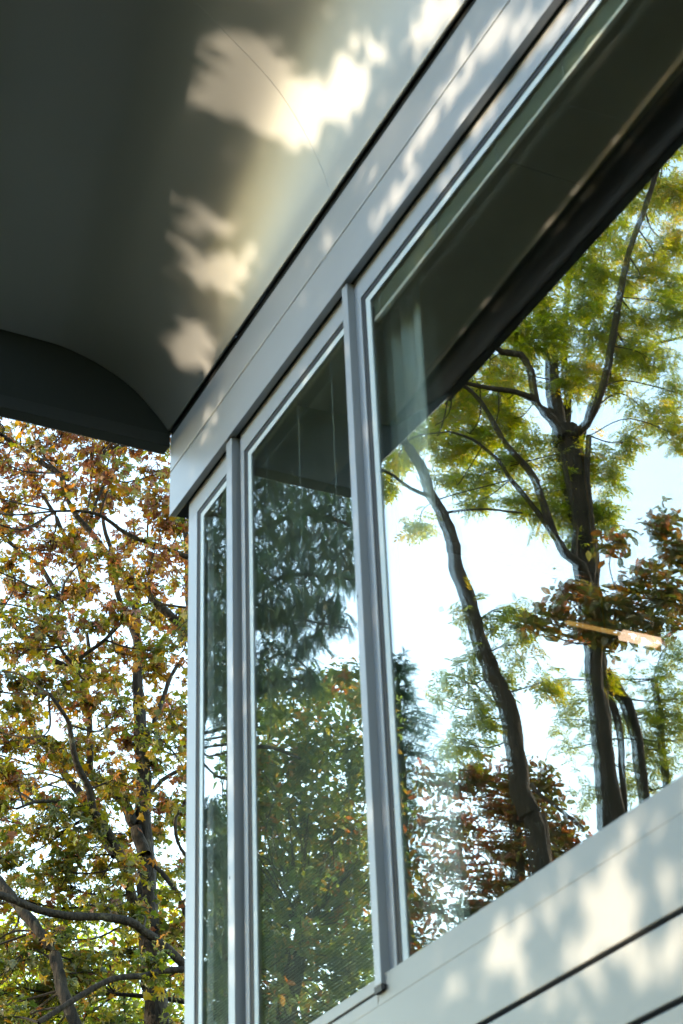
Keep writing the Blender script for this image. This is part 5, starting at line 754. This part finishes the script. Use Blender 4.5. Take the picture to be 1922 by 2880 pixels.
def autumn_tint(pos, rs):
    h = (pos[:, 2] - 6.5) / (14.5 - 6.5)
    return .30 + .45 * h + rs.normal(0, .24, len(pos)) + .16 * np.sin(pos[:, 0] * 2.1 + pos[:, 2] * 1.7) * np.sin(pos[:, 1] * 2.9)
def uni(lo, hi, pat=.15):
    return lambda pos, rs: lo + (hi - lo) * rs.uniform(size=len(pos)) + pat * np.sin(pos[:, 0] * 2.7 + pos[:, 2] * 2.1) * np.sin(pos[:, 1] * 3.1)

make_tree('chestnut_tree', 'autumn tree with brown and yellow leaves and bare forking limbs beyond the building corner', 'tree',
          T1, K1, 'chestnut', M_AUTUMN, M_BARK, 98, .090, autumn_tint, 21, droop=(-.35, .6), single=290, twig_n=12, twig_r=.009, spread=.25)
make_tree('background_tree', 'bright green leafy tree further back behind the autumn tree, low at the left edge', 'tree',
          [[[33.0, -6.5, 4.0, .22], [33.0, -6.6, 7.5, .16], [33.1, -6.8, 10.0, .08]], [[33.0, -6.6, 7.0, .1], [32.6, -5.6, 9.0, .05]], [[33.0, -6.6, 7.4, .1], [33.2, -8.0, 9.4, .05]]], K2, 'oval', M_GREEN, M_BARK2, 130, .13, uni(.35, .95), 22, ground_pt=(33, -7, GZ), twig_n=3)
make_tree('ash_tree', 'tall forked green ash reflected in the large right window', 'tree',
          T3, K3, 'ash', M_GREEN, M_BARK2, 175, .15, uni(.2, .95), 23, droop=(-.45, .5), twig_n=5)
make_tree('leaning_tree', 'slim dark leaning trunk with sparse leaves reflected in the right window beside the curtain', 'tree',
          T4, K4, 'ash', M_GREEN, M_BARK2, 110, .15, uni(.2, .95), 24, droop=(-.45, .5))
make_tree('conifer_tree', 'dark conifer with drooping sprays reflected in the middle and corner windows', 'tree',
          T5, K5, 'spray', M_CONIFER, M_BARK2, 58, .19, uni(.1, .8), 25, droop=(-.95, .35), twig_n=3, spread=.7)
make_tree('mixed_green_tree', 'dense dark green tree with some orange leaves reflected low in the middle window', 'tree',
          [[[K6[0][0], K6[0][1], 4.0, .16], [K6[20][0], K6[20][1], 7.0, .10]]], K6, 'oval', M_DEEP, M_BARK2, 175, .10, uni(.05, .95), 26, twig_n=3)
make_tree('copper_beech_tree', 'copper brown beech reflected at the bottom of the large right window', 'tree',
          [[[K7[3][0], K7[3][1], 4.0, .14], [K7[0][0], K7[0][1], K7[0][2], .06]]], K7, 'oval', M_COPPER, M_BARK2, 250, .095, uni(.1, .95), 27, twig_n=3)
make_tree('bronze_leaved_tree', 'bronze dark foliage crossing the forked trunk in the right window reflection', 'tree',
          [[[K8[6][0] + .3, K8[6][1] + .3, 3.5, .10], [K8[6][0] + .15, K8[6][1], K8[6][2] - .8, .05], [K8[4][0], K8[4][1], K8[4][2], .03]]], K8, 'oval', M_COPPER, M_BARK2, 180, .10, uni(.0, .8), 28, twig_n=4)
make_tree('far_green_tree', 'thin pale green tree reflected at the lower right of the large window', 'tree',
          [[[K9[2][0], K9[2][1], 4.0, .08], [K9[0][0], K9[0][1], K9[0][2], .04]]], K9, 'ash', M_GREEN, M_BARK2, 115, .14, uni(.1, .7), 29)
make_tree('young_spruce_tree', 'narrow pointed young spruce reflected just right of the second metal fin', 'tree',
          [[[K10[9][0], K10[9][1], 4.0, .10], [K10[4][0], K10[4][1], K10[4][2], .06], [K10[0][0], K10[0][1], K10[0][2], .02]]], K10, 'spray', M_CONIFER, M_BARK2, 120, .22, uni(.2, .9), 30, droop=(-.3, .4))

# the tree whose shade dapples the wall: it stands in front of the facade, out of the picture to the left.
# Gaps are cut in its crown to shape the sun patches; HOLES lists them, seen along the sun's direction.
ux = np.array([-math.sin(SUN_AZ), math.cos(SUN_AZ), 0.0]); vy = np.cross(SUN, ux)
if vy[2] < 0: vy = -vy
def in_poly(P, poly):
    poly = np.array(poly); n_ = len(poly); ins = np.zeros(len(P), bool)
    for i in range(n_):
        a, b = poly[i], poly[(i + 1) % n_]
        cnd = (a[1] > P[:, 1]) != (b[1] > P[:, 1])
        with np.errstate(divide='ignore', invalid='ignore'):
            xi = (b[0] - a[0]) * (P[:, 1] - a[1]) / (b[1] - a[1]) + a[0]
        ins ^= cnd & (P[:, 0] < xi)
    return ins
rs = np.random.RandomState(5)
NL = 270000
uu = rs.uniform(-7.6, 2.2, NL); vv = rs.uniform(-3.6, 5.7, NL); tt = rs.normal(8.8, .7, NL)
edge = np.abs((uu + 2.7) / 4.9) ** 4 + np.abs((vv - 1.05) / 4.5) ** 4
ok = edge < 1 + .12 * np.sin(uu * 5) * np.sin(vv * 4)
px_ = uu[:, None] * ux + vv[:, None] * vy + tt[:, None] * SUN
ok &= np.degrees(np.arctan2(px_[:, 1] + 2.5, px_[:, 0])) > 44
UV = np.stack([uu, vv], 1)
UVn = UV + rs.normal(0, .006, UV.shape)
for poly, a in HOLES:
    ins = in_poly(UVn, poly)
    ok &= ~(ins & (rs.uniform(size=NL) > -math.log(min(a, .999)) / 4.2))
uu, vv, tt = uu[ok], vv[ok], tt[ok]
pos = uu[:, None] * ux + vv[:, None] * vy + tt[:, None] * SUN
def sun_rot(n_, rs):
    # leaves turned roughly towards the light
    nz = SUN + rs.normal(0, .38, (n_, 3)); nz /= np.linalg.norm(nz, axis=1)[:, None]
    ex = rs.normal(0, 1, (n_, 3)); ex -= nz * (ex * nz).sum(1)[:, None]; ex /= np.linalg.norm(ex, axis=1)[:, None]
    return np.stack([ex, np.cross(nz, ex), nz], -1)
shade = empty('shade_tree', (4.3, 9.6, GZ))
tag(shade, 'broad leafy tree out of the picture to the left, known by its dappled shade', 'tree')
n_ = len(pos)
Vs, Fs, Ts, nb = [], [], [], 0
which = rs.randint(0, 5, n_)
DIA = [(np.array([(0, 0, 0), (.45, .27 + .03 * k, .02), (1, 0, -.05), (.45, -.27 - .03 * k, .02)]), [np.array([(0, 1, 2, 3)])]) for k in range(5)]
for k, pr in enumerate(DIA):
    s_ = which == k
    V, F, tv = scatter(pr, pos[s_], sun_rot(s_.sum(), rs), .075 * rs.uniform(.7, 1.3, s_.sum()), rs.uniform(.1, .9, s_.sum()))
    Vs.append(V); Ts.append(tv); Fs += [f + nb for f in F]; nb += len(V)
tag(link('crown', leaf_mesh('crown', np.concatenate(Vs), Fs, np.concatenate(Ts)), M_SHADE, shade), kind='stuff')
V, F = tube_arrays(smooth_path([[4.3, 9.6, GZ - .05, .34], [4.35, 9.6, .8, .24], [4.2, 9.65, 3.6, .17]], .2), 12, .05, 0, rs)
link('trunk', mesh('trunk', V, F, smooth=True), M_BARK2, shade)

# unseen foliage added behind the camera to darken faces turned that way: one mass
rs = np.random.RandomState(77)
n_ = 9000
wx = -9 - np.abs(rs.normal(0, 1.6, n_)); wy = rs.uniform(-4, 16, n_); wz = GZ + 13 * rs.beta(1.6, 1.3, n_)
pos = np.stack([wx, wy, wz], 1)
Vs, Fs, Ts, nb = [], [], [], 0
which = rs.randint(0, 5, n_)
for k, pr in enumerate(PROTO['oval']):
    s_ = which == k
    V, F, tv = scatter(pr, pos[s_], rand_rot(s_.sum(), rs), .75 * rs.uniform(.6, 1.3, s_.sum()), rs.uniform(0, .8, s_.sum()))
    Vs.append(V); Ts.append(tv); Fs += [f + nb for f in F]; nb += len(V)
tag(link('added_shade_foliage', leaf_mesh('added_shade_foliage', np.concatenate(Vs), Fs, np.concatenate(Ts)), M_DEEP), kind='stuff')
